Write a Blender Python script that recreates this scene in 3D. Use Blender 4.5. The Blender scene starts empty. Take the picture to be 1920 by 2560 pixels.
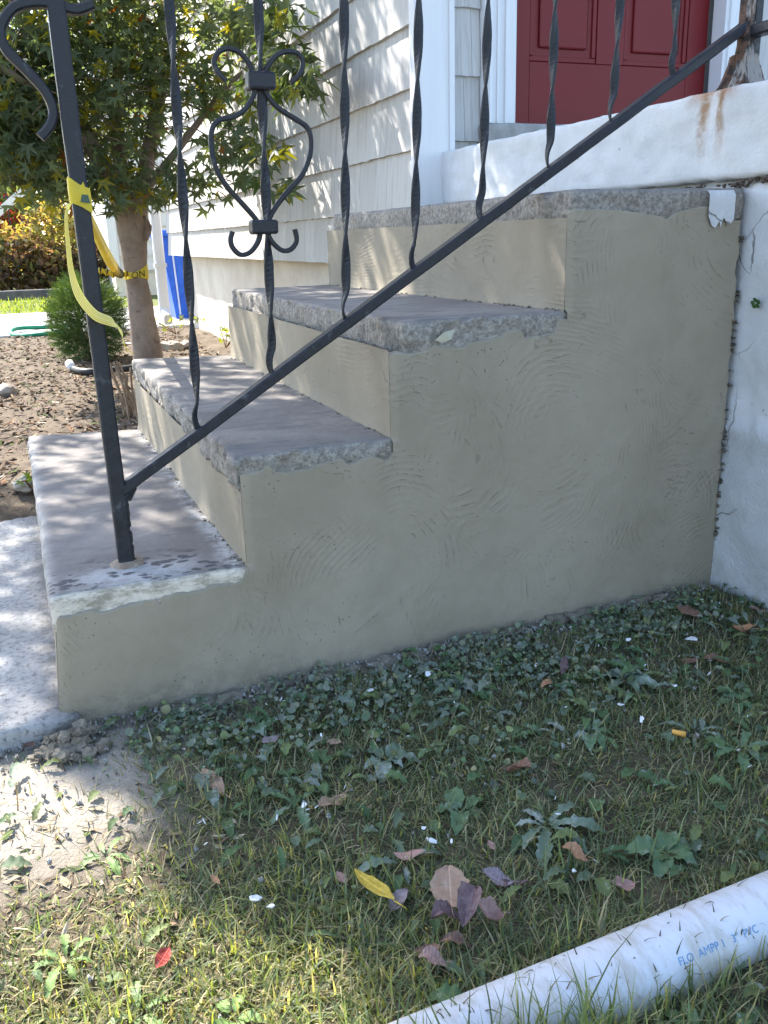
import bpy, bmesh, math, random
import numpy as np
from mathutils import Vector, noise as mn

random.seed(7); rng = np.random.default_rng(7)
SC = bpy.context.scene
COL = SC.collection

# ------------------------------------------------------------------ camera, sky, sun, exposure
CAM = np.array([.0475, -1.533, .8369]) * .88
YAW, PITCH, ROLL, FPX = .3737, -.301, -.0288, 2210.7
_f = np.array([math.sin(YAW)*math.cos(PITCH), math.cos(YAW)*math.cos(PITCH), math.sin(PITCH)])
_r = np.array([math.cos(YAW), -math.sin(YAW), 0.0]); _u = np.cross(_r, _f)
_R = _r*math.cos(ROLL) + _u*math.sin(ROLL); _U = -_r*math.sin(ROLL) + _u*math.cos(ROLL)
from mathutils import Matrix
cd = bpy.data.cameras.new('camera'); cam = bpy.data.objects.new('camera', cd); COL.objects.link(cam)
cd.sensor_fit = 'VERTICAL'; cd.sensor_height = 24; cd.lens = 24*FPX/2560
cd.clip_start = .02; cd.clip_end = 500
cam.matrix_world = Matrix(((_R[0], _U[0], -_f[0], CAM[0]), (_R[1], _U[1], -_f[1], CAM[1]), (_R[2], _U[2], -_f[2], CAM[2]), (0, 0, 0, 1)))
SC.camera = cam

SUNV = np.array([-.40, .97, 1.0]); SUNV /= np.linalg.norm(SUNV)      # towards the sun
w = bpy.data.worlds.new('World'); SC.world = w; w.use_nodes = True
wn = w.node_tree.nodes; bg = wn['Background']
sky = wn.new('ShaderNodeTexSky'); sky.sky_type = 'NISHITA'; sky.sun_disc = False
sky.sun_elevation = math.asin(SUNV[2]); sky.sun_rotation = math.atan2(SUNV[0], SUNV[1])
sky.air_density = 1.0; sky.dust_density = 1.0; sky.ozone_density = .8
w.node_tree.links.new(sky.outputs[0], bg.inputs[0]); bg.inputs[1].default_value = .15
sl = bpy.data.lights.new('sun', 'SUN'); sl.energy = 4.4; sl.angle = math.radians(.45); sl.color = (1, .95, .88)
so = bpy.data.objects.new('sun', sl); COL.objects.link(so)
so.rotation_euler = Vector(SUNV).to_track_quat('Z', 'Y').to_euler(); so.location = (-4, 9, 10)
SC.view_settings.view_transform = 'Standard'; SC.view_settings.look = 'None'
SC.view_settings.gamma = 1; SC.view_settings.use_curve_mapping = False
SC.view_settings.exposure = 1.97

# ------------------------------------------------------------------ helpers
def at(x, y, X=None, Y=None, Z=None):
    "photo pixel (1920 x 2560) to the point of the plane X=, Y= or Z="
    d = _f*FPX + _R*(x-960) - _U*(y-1280)
    k, v = (0, X) if X is not None else (1, Y) if Y is not None else (2, Z)
    return CAM + d*((v-CAM[k])/d[k])
K = 1.1573
def ats(x, y, **k): return at(x*K, y*K, **k)
def reg(ox, oy, k):
    return lambda x, y, **kw: at(ox+x*k, oy+y*k, **kw)

def tag(o, label=None, cat=None, group=None, kind=None):
    if label: o['label'] = label
    if cat: o['category'] = cat
    if group: o['group'] = group
    if kind: o['kind'] = kind
    return o
def empty(name, loc, label, cat, group=None):
    o = bpy.data.objects.new(name, None); COL.objects.link(o); o.location = loc; o.empty_display_size = .05
    return tag(o, label, cat, group)
def mk(name, V, F, mat, parent=None, smooth=True, col=None):
    me = bpy.data.meshes.new(name)
    me.from_pydata([tuple(v) for v in V], [], [tuple(f) for f in F])
    if col is not None:
        a = me.color_attributes.new('Col', 'FLOAT_COLOR', 'POINT')
        c = np.ones((len(V), 4), np.float32); c[:, :3] = col
        a.data.foreach_set('color', c.ravel())
    if smooth: me.polygons.foreach_set('use_smooth', [True]*len(me.polygons))
    me.materials.append(mat); me.update()
    return link(name, me, parent)
def link(name, me, parent=None):
    o = bpy.data.objects.new(name, me); COL.objects.link(o)
    if parent is not None:
        o.parent = parent
        o.matrix_parent_inverse = Matrix.Translation(parent_world(parent)).inverted()
    return o
def parent_world(p):
    "parts carry world coordinates, so only a top-level thing has an offset"
    return p.location.copy() if p.parent is None else Vector((0, 0, 0))
def fbm(p, s, o=4): return mn.fractal(Vector(p)*s, .9, 2.0, o, noise_basis='PERLIN_ORIGINAL')

def boxVF(x0, x1, y0, y1, z0, z1):
    V = [(x, y, z) for x in (x0, x1) for y in (y0, y1) for z in (z0, z1)]
    F = [(0, 1, 3, 2), (4, 6, 7, 5), (0, 4, 5, 1), (2, 3, 7, 6), (0, 2, 6, 4), (1, 5, 7, 3)]
    return V, F
def box(name, b, mat, parent=None, bev=0.0, jit=0.0):
    bm = bmesh.new(); V, F = boxVF(*b)
    vs = [bm.verts.new(v) for v in V]
    for f in F: bm.faces.new([vs[i] for i in f])
    if bev: bmesh.ops.bevel(bm, geom=bm.edges[:], offset=bev, segments=2, affect='EDGES', profile=.5)
    bmesh.ops.recalc_face_normals(bm, faces=bm.faces[:])
    me = bpy.data.meshes.new(name); bm.to_mesh(me); bm.free(); me.materials.append(mat)
    return link(name, me, parent)
def merge(parts):
    V, F, n = [], [], 0
    for v, f in parts:
        V += list(v); F += [tuple(i+n for i in q) for q in f]; n += len(v)
    return V, F

def sweep(path, section, ref=(0, 1, 0), twist=None, scale=None, caps=True):
    "sweep a closed 2-D section (list of (a, b)) along a path; a runs along ref"
    P = np.array(path, float); n = len(P); m = len(section); ref = np.array(ref, float)
    V = []
    for i in range(n):
        t = P[min(i+1, n-1)] - P[max(i-1, 0)]; t /= np.linalg.norm(t)+1e-12
        a = ref - t*np.dot(ref, t); a /= np.linalg.norm(a)+1e-12; b = np.cross(t, a)
        th = twist[i] if twist is not None else 0.0; s = scale[i] if scale is not None else 1.0
        c, sn = math.cos(th), math.sin(th)
        for (p, q) in section:
            V.append(P[i] + (a*(p*c-q*sn) + b*(p*sn+q*c))*s)
    F = [(i*m+j, i*m+(j+1) % m, (i+1)*m+(j+1) % m, (i+1)*m+j) for i in range(n-1) for j in range(m)]
    if caps: F += [tuple(range(m-1, -1, -1)), tuple((n-1)*m+j for j in range(m))]
    return V, F
def circ(r, n=8): return [(r*math.cos(2*math.pi*k/n), r*math.sin(2*math.pi*k/n)) for k in range(n)]
def rect(w_, h_, c=.12):
    a, b = w_/2, h_/2; e = min(a, b)*c*2
    return [(-a+e, -b), (a-e, -b), (a, -b+e), (a, b-e), (a-e, b), (-a+e, b), (-a, b-e), (-a, -b+e)]
def spline(pts, n):
    P = np.array(pts, float); m = len(P); out = []
    for u in np.linspace(0, m-1, n):
        i = min(int(u), m-2); t = u-i
        p0, p1, p2, p3 = P[max(i-1, 0)], P[i], P[i+1], P[min(i+2, m-1)]
        out.append(.5*((2*p1)+(-p0+p2)*t+(2*p0-5*p1+4*p2-p3)*t*t+(-p0+3*p1-3*p2+p3)*t**3))
    return out

def rough_block(name, quad, z0, z1, mat, parent=None, seg=.015, rad=.012, amp=.003, chip=0.0, chipsides='nlf', seed=0):
    """stone block over quad = [near-left, far-left, far-right, near-right] (x,y); rounded chipped edges"""
    q = np.array(quad, float)
    Lx = np.linalg.norm(q[3]-q[0]); Ly = np.linalg.norm(q[1]-q[0]); H = z1-z0
    nx, ny, nz = max(3, int(Lx/seg)), max(3, int(Ly/seg)), max(3, int(H/min(seg, .01)))
    idx = {}; V = []; F = []
    def vid(i, j, k):
        if (i, j, k) in idx: return idx[(i, j, k)]
        X, Y, Z = i/nx*Lx, j/ny*Ly, k/nz*H
        # round edges
        c = np.array([min(max(X, rad), Lx-rad), min(max(Y, rad), Ly-rad), min(max(Z, rad), H-rad)])
        d = np.array([X, Y, Z])-c; n_ = np.linalg.norm(d)
        edge = 0
        if n_ > 1e-9:
            e = d/np.abs(d).max()*1; L = np.linalg.norm(d)
            d = d/L*min(np.abs(d).max(), rad)
            edge = (np.count_nonzero(np.abs(e) > .2) > 1)
        p = c+d; u, v = p[0]/Lx, p[1]/Ly
        xy = (q[0]*(1-u)+q[3]*u)*(1-v)+(q[1]*(1-u)+q[2]*u)*v
        P = Vector((xy[0], xy[1], z0+p[2]))
        nn = Vector((0, 0, 0))
        if i == 0: nn.x -= 1
        if i == nx: nn.x += 1
        if j == 0: nn.y -= 1
        if j == ny: nn.y += 1
        if k == 0: nn.z -= 1
        if k == nz: nn.z += 1
        nn.normalize()
        s = Vector((seed*7.3, seed*3.1, 0))
        P2 = P+s
        top = (k == nz and 0 < i < nx and 0 < j < ny)
        a = amp*(.35 if top else 1.0)
        P = P + nn*a*(fbm(P2, 28, 3)+.8*fbm(P2, 7, 2))
        front = ('l' in chipsides and i == 0) or ('n' in chipsides and j == 0)
        if chip and (front or edge):
            h = fbm(P2+Vector((5, 5, 5)), 20, 3); h2 = fbm(P2+Vector((9, 5, 5)), 75, 2)
            P -= nn*chip*(min(.35, max(0, h-.04)*1.9)+.10*h2)
        V.append(P); idx[(i, j, k)] = len(V)-1
        return len(V)-1
    for i in range(nx):
        for j in range(ny):
            F.append((vid(i, j, nz), vid(i+1, j, nz), vid(i+1, j+1, nz), vid(i, j+1, nz)))
            F.append((vid(i, j, 0), vid(i, j+1, 0), vid(i+1, j+1, 0), vid(i+1, j, 0)))
    for i in range(nx):
        for k in range(nz):
            F.append((vid(i, 0, k), vid(i+1, 0, k), vid(i+1, 0, k+1), vid(i, 0, k+1)))
            F.append((vid(i, ny, k), vid(i, ny, k+1), vid(i+1, ny, k+1), vid(i+1, ny, k)))
    for j in range(ny):
        for k in range(nz):
            F.append((vid(0, j, k), vid(0, j, k+1), vid(0, j+1, k+1), vid(0, j+1, k)))
            F.append((vid(nx, j, k), vid(nx, j+1, k), vid(nx, j+1, k+1), vid(nx, j, k+1)))
    return mk(name, V, F, mat, parent)

# ------------------------------------------------------------------ materials
class NT:
    def __init__(s, name):
        s.m = bpy.data.materials.new(name); s.m.use_nodes = True
        s.t = s.m.node_tree; s.b = s.t.nodes['Principled BSDF']; s.out = s.t.nodes['Material Output']
        s.geo = s.t.nodes.new('ShaderNodeNewGeometry'); s.pos = s.geo.outputs['Position']
        s.b.inputs['Roughness'].default_value = .85
        s.b.inputs['Specular IOR Level'].default_value = .25
    def n(s, k, **kw):
        d = s.t.nodes.new(k)
        for a, v in kw.items(): setattr(d, a, v)
        return d
    def L(s, a, b): s.t.links.new(a, b)
    def set(s, sock, v):
        if hasattr(v, 'type') and hasattr(v, 'is_linked'): s.L(v, sock)
        elif isinstance(v, (tuple, list)) and len(v) == 3 and sock.type == 'RGBA': sock.default_value = (*v, 1)
        else: sock.default_value = v
    def map(s, vec, scale=(1, 1, 1), rot=(0, 0, 0), loc=(0, 0, 0)):
        d = s.n('ShaderNodeMapping'); s.L(vec, d.inputs[0])
        d.inputs['Scale'].default_value = scale; d.inputs['Rotation'].default_value = rot; d.inputs['Location'].default_value = loc
        return d.outputs[0]
    def noise(s, scale, detail=4, rough=.6, vec=None, dist=0.0):
        d = s.n('ShaderNodeTexNoise'); s.L(vec or s.pos, d.inputs['Vector'])
        d.inputs['Scale'].default_value = scale; d.inputs['Detail'].default_value = detail
        d.inputs['Roughness'].default_value = rough; d.inputs['Distortion'].default_value = dist
        return d.outputs[0]
    def voro(s, scale, feature='F1', vec=None, out=0, rand=1.0):
        d = s.n('ShaderNodeTexVoronoi', feature=feature); s.L(vec or s.pos, d.inputs['Vector'])
        d.inputs['Scale'].default_value = scale; d.inputs['Randomness'].default_value = rand
        return d.outputs[out]
    def math(s, op, a, b=0.0, c=0.0, clamp=False):
        d = s.n('ShaderNodeMath', operation=op); d.use_clamp = clamp
        s.set(d.inputs[0], a); s.set(d.inputs[1], b)
        if op in ('MULTIPLY_ADD', 'COMPARE', 'SMOOTH_MIN'): s.set(d.inputs[2], c)
        return d.outputs[0]
    def ss(s, v, lo, hi, a=0.0, b=1.0):
        d = s.n('ShaderNodeMapRange', interpolation_type='SMOOTHSTEP')
        s.set(d.inputs[0], v); d.inputs[1].default_value = lo; d.inputs[2].default_value = hi
        d.inputs[3].default_value = a; d.inputs[4].default_value = b
        return d.outputs[0]
    def mix(s, f, a, b, mode='MIX'):
        d = s.n('ShaderNodeMix', data_type='RGBA', blend_type=mode)
        s.set(d.inputs[0], f); s.set(d.inputs[6], a); s.set(d.inputs[7], b)
        return d.outputs[2]
    def xyz(s, v=None):
        d = s.n('ShaderNodeSeparateXYZ'); s.L(v or s.pos, d.inputs[0]); return d.outputs
    def vmath(s, op, a, b):
        d = s.n('ShaderNodeVectorMath', operation=op); s.set(d.inputs[0], a); s.set(d.inputs[1], b)
        return d.outputs['Value'] if op in ('DISTANCE', 'LENGTH', 'DOT_PRODUCT') else d.outputs[0]
    def bump(s, h, strength=.5, dist=.005, prev=None):
        d = s.n('ShaderNodeBump'); s.L(h, d.inputs['Height'])
        d.inputs['Strength'].default_value = strength; d.inputs['Distance'].default_value = dist
        if prev is not None: s.L(prev, d.inputs['Normal'])
        s.L(d.outputs[0], s.b.inputs['Normal']); return d.outputs[0]
    def attr(s, name='Col'):
        d = s.n('ShaderNodeAttribute'); d.attribute_name = name; return d.outputs[0]
    def obj(s):
        d = s.n('ShaderNodeTexCoord'); return d.outputs['Object']
    def rnd(s):
        d = s.n('ShaderNodeObjectInfo'); return d.outputs['Random']
    def col(s, v): s.set(s.b.inputs['Base Color'], v)
    def rough(s, v): s.set(s.b.inputs['Roughness'], v)
    def translucent(s, color, f=.4):
        tr = s.n('ShaderNodeBsdfTranslucent'); s.set(tr.inputs[0], color)
        mx = s.n('ShaderNodeMixShader'); mx.inputs[0].default_value = f
        s.L(s.b.outputs[0], mx.inputs[1]); s.L(tr.outputs[0], mx.inputs[2]); s.L(mx.outputs[0], s.out.inputs[0])

def m_stucco():
    k = NT('fresh_cement_render')
    big = k.noise(3.5, 4, .6); fine = k.noise(220, 3, .7); med = k.noise(26, 5, .65)
    c = k.mix(k.ss(big, .3, .7), (.245, .210, .155), (.30, .262, .202))
    c = k.mix(k.ss(med, .35, .75, 0, .35), c, (.215, .19, .135))
    # trowel sweeps: arcs of rings about scattered pivots, masked to patches
    warp = k.n('ShaderNodeVectorMath', operation='MULTIPLY_ADD')
    nv = k.n('ShaderNodeTexNoise'); k.L(k.pos, nv.inputs['Vector']); nv.inputs['Scale'].default_value = 2.5
    k.L(nv.outputs['Color'], warp.inputs[0]); warp.inputs[1].default_value = (.12, .12, .12); k.L(k.pos, warp.inputs[2])
    hs = None; scr = None
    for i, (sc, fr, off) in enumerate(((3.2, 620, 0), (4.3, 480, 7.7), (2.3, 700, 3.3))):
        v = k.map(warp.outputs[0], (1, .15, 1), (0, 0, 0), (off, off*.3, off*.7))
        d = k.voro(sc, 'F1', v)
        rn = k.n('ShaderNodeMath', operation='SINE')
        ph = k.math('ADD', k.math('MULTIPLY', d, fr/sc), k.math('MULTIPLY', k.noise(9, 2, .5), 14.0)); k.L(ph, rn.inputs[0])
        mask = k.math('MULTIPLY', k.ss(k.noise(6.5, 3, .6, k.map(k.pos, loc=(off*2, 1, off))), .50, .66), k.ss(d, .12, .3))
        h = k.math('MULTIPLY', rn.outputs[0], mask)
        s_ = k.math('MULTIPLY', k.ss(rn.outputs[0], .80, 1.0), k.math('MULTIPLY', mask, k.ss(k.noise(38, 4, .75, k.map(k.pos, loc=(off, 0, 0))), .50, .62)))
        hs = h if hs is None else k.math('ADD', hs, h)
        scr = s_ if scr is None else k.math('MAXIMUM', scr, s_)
    # short drag marks of sand grains and pinholes
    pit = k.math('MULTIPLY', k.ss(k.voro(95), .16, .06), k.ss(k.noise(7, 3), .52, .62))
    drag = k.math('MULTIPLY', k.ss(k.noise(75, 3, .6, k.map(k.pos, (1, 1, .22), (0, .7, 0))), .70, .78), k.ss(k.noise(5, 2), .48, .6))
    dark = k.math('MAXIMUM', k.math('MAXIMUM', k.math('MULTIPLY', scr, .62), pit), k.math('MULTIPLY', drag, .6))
    c = k.mix(k.math('MULTIPLY', dark, .8), c, (.075, .066, .045))  # trowel scratches: groove shade and dark sand both put into the colour
    x, y, z = k.xyz()
    spl = k.math('MULTIPLY', k.ss(k.math('ADD', z, k.math('MULTIPLY', k.noise(9, 4, .6), -.07)), .05, -.03), k.ss(k.noise(70, 4, .75), .40, .6, .25, 1))
    c = k.mix(k.math('MULTIPLY', spl, .5), c, (.12, .105, .08))
    blot = k.ss(k.noise(1.7, 5, .6, k.map(k.pos, (1, 1, .5))), .45, .68)
    c = k.mix(k.math('MULTIPLY', blot, .40), c, (.34, .29, .22))
    k.col(c); k.rough(.93)
    b = k.bump(k.math('ADD', k.math('MULTIPLY', hs, .16), k.math('SUBTRACT', k.math('MULTIPLY', med, 1.2), k.math('MULTIPLY', dark, 1.3))), .55, .0028)
    k.bump(fine, .28, .0012, b)
    return k.m
def m_tread():
    k = NT('weathered_tread_stone')
    x, y, z = k.xyz()
    big = k.noise(5, 5, .65); med = k.noise(34, 5, .7); fine = k.noise(260, 3, .7)
    c = k.mix(k.ss(big, .3, .7), (.18, .162, .146), (.26, .236, .214))
    st = k.noise(11, 5, .7, k.map(k.pos, (1.0, 5.0, 1), (0, 0, .15)))
    c = k.mix(k.ss(st, .48, .72, 0, .7), c, (.105, .098, .09))
    c = k.mix(k.ss(med, .58, .8, 0, .5), c, (.36, .33, .29))
    c = k.mix(k.ss(fine, .62, .75, 0, .55), c, (.10, .09, .082))
    # rough broken edge faces: lighter aggregate with dark pits
    nz = k.xyz(k.geo.outputs['Normal'])[2]
    side = k.ss(nz, .85, .35)
    ec = k.mix(k.ss(k.noise(110, 6, .8), .36, .66), (.20, .18, .155), (.52, .475, .41))
    pit2 = k.ss(k.noise(48, 5, .8, k.map(k.pos, loc=(2, 2, 2))), .58, .70)
    ec = k.mix(k.math('MULTIPLY', pit2, .75), ec, (.11, .10, .09))
    c = k.mix(k.math('MULTIPLY', side, .85), c, ec)
    k.col(c); k.rough(.9)
    b = k.bump(k.math('ADD', med, k.math('MULTIPLY', k.voro(70), .5)), .5, .004)
    b = k.bump(k.math('MULTIPLY', side, k.noise(120, 5, .8)), .9, .008, b)
    k.bump(fine, .4, .0012, b)
    return k.m
def m_tread_first():
    "bottom tread: white cement wash round the post, dark damp drops, chalky front lip"
    k = NT('dusted_tread_stone')
    x, y, z = k.xyz()
    big = k.noise(5, 5, .65); med = k.noise(34, 5, .7); fine = k.noise(260, 3, .7)
    c = k.mix(k.ss(big, .3, .7), (.165, .15, .138), (.255, .234, .216))
    st = k.noise(11, 5, .7, k.map(k.pos, (1.0, 5.0, 1), (0, 0, .15)))
    c = k.mix(k.ss(st, .48, .72, 0, .65), c, (.115, .105, .098))
    c = k.mix(k.ss(fine, .62, .75, 0, .5), c, (.11, .10, .09))
    d = k.vmath('DISTANCE', k.map(k.pos, (.75, 1.35, 1)), (.16*.75, .052*1.35, .228))
    wob = k.math('ADD', d, k.math('MULTIPLY', k.math('SUBTRACT', k.noise(22, 4, .7), .5), .09))
    wash = k.ss(wob, .105, .03)
    c = k.mix(k.math('MULTIPLY', k.math('MULTIPLY', wash, k.ss(k.noise(26, 5, .75), .32, .55, .25, 1)), .7), c, (.46, .455, .445))
    # pale line of cement along the riser and the left nosing
    c = k.mix(k.math('MULTIPLY', k.ss(x, .275, .32), k.ss(k.noise(30, 4, .7), .42, .6, 0, .7)), c, (.52, .52, .5))
    c = k.mix(k.math('MULTIPLY', k.ss(x, .045, .015), k.ss(k.noise(14, 4, .7), .3, .6, .1, .7)), c, (.46, .43, .39))
    wv = k.n('ShaderNodeVectorMath', operation='MULTIPLY_ADD'); nv = k.n('ShaderNodeTexNoise'); k.L(k.pos, nv.inputs['Vector']); nv.inputs['Scale'].default_value = 45; nv.inputs['Detail'].default_value = 4
    k.L(nv.outputs['Color'], wv.inputs[0]); wv.inputs[1].default_value = (.022, .022, 0); k.L(k.pos, wv.inputs[2])
    drops = k.math('MULTIPLY', k.ss(k.voro(48, 'F1', k.map(wv.outputs[0], (.8, 1.3, 1))), .46, .36), k.math('MULTIPLY', k.ss(wob, .16, .08), k.ss(k.noise(15, 3, .6), .44, .53)))
    c = k.mix(k.math('MULTIPLY', drops, .85), c, (.055, .055, .06))
    nz = k.xyz(k.geo.outputs['Normal'])[2]
    ny = k.xyz(k.geo.outputs['Normal'])[1]
    lip = k.math('MULTIPLY', k.ss(ny, -.35, -.75), 1.0)
    ec = k.mix(k.ss(k.noise(45, 5, .75, k.map(k.pos, (.4, 1, 1))), .36, .58), (.27, .235, .18), (.60, .53, .44))
    c = k.mix(lip, c, ec)
    k.col(c); k.rough(.9)
    b = k.bump(k.math('ADD', med, k.math('MULTIPLY', k.voro(70), .4)), .4, .0035)
    k.bump(fine, .35, .0012, b)
    return k.m
def m_white_masonry():
    k = NT('white_painted_masonry')
    x, y, z = k.xyz()
    med = k.noise(14, 5, .65); fine = k.noise(180, 3, .7)
    c = k.mix(k.ss(med, .35, .7, 0, .6), (.58, .585, .59), (.48, .485, .49))
    w_ = k.map(k.pos, (.6, 1, 1)); wd = k.n('ShaderNodeVectorMath', operation='MULTIPLY_ADD')
    nv = k.n('ShaderNodeTexNoise'); k.L(k.pos, nv.inputs['Vector']); nv.inputs['Scale'].default_value = 9; nv.inputs['Detail'].default_value = 5
    k.L(nv.outputs['Color'], wd.inputs[0]); wd.inputs[1].default_value = (.10, .10, .10); k.L(w_, wd.inputs[2])
    cr = k.math('MULTIPLY', k.ss(k.voro(6.5, 'DISTANCE_TO_EDGE', wd.outputs[0]), .016, .003), k.math('MULTIPLY', k.ss(k.noise(4, 2), .38, .5), k.ss(z, .83, .79)))
    # rust runs under the rail foot
    def run(yc, w0, z0, zl):
        yy = k.math('ABSOLUTE', k.math('SUBTRACT', k.math('ADD', y, k.math('MULTIPLY', k.noise(16, 3), .03)), yc+.015))
        return k.math('MULTIPLY', k.ss(yy, w0, w0*.15), k.math('MULTIPLY', k.ss(z, zl, z0-.03), k.ss(k.noise(60, 4, .7), .3, .55, .25, 1)))
    rust = k.math('MAXIMUM', run(.122, .020, .99, .83), run(.075, .015, .99, .84))
    foot = k.math('MULTIPLY', k.ss(k.math('ABSOLUTE', k.math('SUBTRACT', y, .10)), .085, .04), k.math('MULTIPLY', k.ss(z, .955, .985), k.ss(k.noise(40, 4, .7), .35, .55)))
    c = k.mix(k.math('MULTIPLY', rust, .85), c, (.27, .135, .04))
    c = k.mix(k.math('MULTIPLY', foot, .7), c, (.36, .15, .045))
    spk = k.math('MULTIPLY', k.ss(k.voro(40), .14, .06), k.ss(k.noise(9, 3), .55, .63))
    c = k.mix(k.math('MULTIPLY', spk, .6), c, (.16, .14, .12))
    c = k.mix(k.math('MULTIPLY', cr, .75), c, (.12, .12, .12))
    dirt = k.math('MULTIPLY', k.ss(z, .12, .0), k.ss(k.noise(30, 4), .4, .6))
    c = k.mix(k.math('MULTIPLY', dirt, .4), c, (.25, .22, .17))
    k.col(c); k.rough(.62)
    b = k.bump(k.math('SUBTRACT', k.math('ADD', med, k.math('MULTIPLY', k.noise(60, 4, .6), .35)), k.math('MULTIPLY', cr, 1.5)), .5, .006)
    low = k.math('MULTIPLY', k.ss(z, .40, .34), k.noise(190, 3, .8))
    k.bump(k.math('ADD', k.math('MULTIPLY', fine, .3), k.math('MULTIPLY', low, 2.6)), .7, .004, b)
    return k.m
def m_simple(name, c1, c2, sc=20, rough=.8, bump=.3, bd=.003, spec=None, vec=None):
    k = NT(name)
    n_ = k.noise(sc, 5, .65)
    k.col(k.mix(k.ss(n_, .3, .7), c1, c2)); k.rough(rough)
    if bump: k.bump(k.noise(sc*3, 4, .65), bump, bd)
    return k.m
def m_iron():
    k = NT('black_painted_iron')
    n_ = k.noise(60, 5, .7); p = k.noise(23, 4, .7)
    c = k.mix(k.ss(n_, .3, .75), (.011, .012, .016), (.026, .028, .034))
    c = k.mix(k.ss(p, .58, .72, 0, .55), c, (.12, .125, .13))
    k.col(c); k.rough(k.ss(n_, .3, .7, .38, .6)); k.b.inputs['Specular IOR Level'].default_value = .32
    k.bump(k.math('ADD', n_, k.noise(200, 3)), .35, .0014)
    return k.m
def m_rusty():
    k = NT('rusted_painted_iron')
    n_ = k.noise(45, 5, .75); v = k.noise(34, 4, .7, k.map(k.pos, (1, 1, .25)))
    c = k.mix(k.ss(n_, .42, .58), (.02, .018, .018), (.11, .06, .04))
    c = k.mix(k.ss(v, .50, .60, 0, .75), c, (.36, .335, .31))
    k.col(c); k.rough(.75); k.bump(n_, .7, .003)
    return k.m
def m_shingle():
    k = NT('grey_white_shingle_paint')
    o = k.pos
    st = k.noise(60, 4, .65, k.map(o, (1, 1, .035))); st2 = k.noise(16, 4, .7, k.map(o, (1, 1, .06)))
    base = k.mix(k.rnd(), (.44, .425, .40), (.51, .495, .47))
    c = k.mix(k.ss(st, .45, .75, 0, .55), base, (.27, .25, .225))
    c = k.mix(k.ss(st2, .55, .75, 0, .45), c, (.29, .265, .235))
    k.col(c); k.rough(.72)
    k.bump(k.math('ADD', st, k.math('MULTIPLY', k.noise(150, 2, .6, k.map(o, (1, 1, .02))), .6)), .5, .0022)
    return k.m
def m_white_wood():
    k = NT('white_trim_paint')
    x, y, z = k.xyz()
    st = k.noise(40, 4, .6, k.map(k.pos, (1, 1, .06)))
    c = k.mix(k.ss(st, .4, .75, 0, .5), (.68, .68, .68), (.58, .585, .59))
    ch = k.ss(k.noise(38, 4, .75, k.map(k.pos, (1, 1, .35))), .70, .75)
    c = k.mix(k.math('MULTIPLY', ch, .6), c, (.28, .25, .22))
    k.col(c); k.rough(.55); k.bump(st, .2, .001)
    return k.m
def m_door():
    k = NT('dark_red_door_paint')
    n_ = k.noise(6, 4, .6)
    c = k.mix(n_, (.125, .008, .010), (.165, .012, .014))
    ch = k.math('MULTIPLY', k.ss(k.noise(34, 5, .75, k.map(k.pos, (1, 1, .25))), .70, .74), 1.0)
    c = k.mix(k.math('MULTIPLY', ch, .55), c, (.45, .38, .36))
    k.col(c); k.rough(.45); k.bump(k.noise(120, 3), .08, .001)
    return k.m
def m_colattr(name, rough=.8, trans=None, tint=(1.6, 1.5, .6), dusty=0.0):
    k = NT(name)
    c = k.attr('Col')
    if dusty:
        d = k.math('MULTIPLY', k.ss(k.noise(55, 5, .8), .54, .66), dusty)
        c = k.mix(d, c, (.42, .43, .40))
    k.col(c); k.rough(rough)
    if trans: k.translucent(k.mix(1.0, c, tint, 'MULTIPLY'), trans)
    return k.m
def m_leaf(name, c1, c2, dust=0.0, trans=.15, rough=.6):
    "single leaves: object space, midrib along x"
    k = NT(name)
    o = k.obj(); x, y, z = k.xyz(o)
    n_ = k.noise(9, 5, .7, k.vmath('ADD', o, k.pos))
    c = k.mix(k.ss(n_, .3, .7), c1, c2)
    mid = k.ss(k.math('ABSOLUTE', y), .03, .008)
    c = k.mix(k.math('MULTIPLY', mid, .5), c, tuple(min(1, a*1.8+.04) for a in c1))
    wv = k.n('ShaderNodeTexWave'); wv.wave_type = 'BANDS'; wv.bands_direction = 'X'
    k.L(k.vmath('ADD', o, (0, 0, 0)), wv.inputs[0]); wv.inputs['Scale'].default_value = 2.6; wv.inputs['Distortion'].default_value = 1.0
    spots = k.ss(k.noise(13, 5, .8, k.vmath('ADD', o, k.pos)), .62, .70)
    c = k.mix(k.math('MULTIPLY', spots, .35), c, tuple(a*.45 for a in c2))
    if dust:
        d = k.ss(k.noise(7, 6, .8, k.vmath('ADD', o, k.map(k.pos, loc=(3, 3, 3)))), .47, .62)
        c = k.mix(k.math('MULTIPLY', d, dust), c, (.46, .47, .45))
    k.col(c); k.rough(rough)
    k.bump(k.math('ADD', wv.outputs[1], k.math('MULTIPLY', mid, -1.5)), .3, .002)
    if trans: k.translucent(c, trans)
    return k.m
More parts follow.
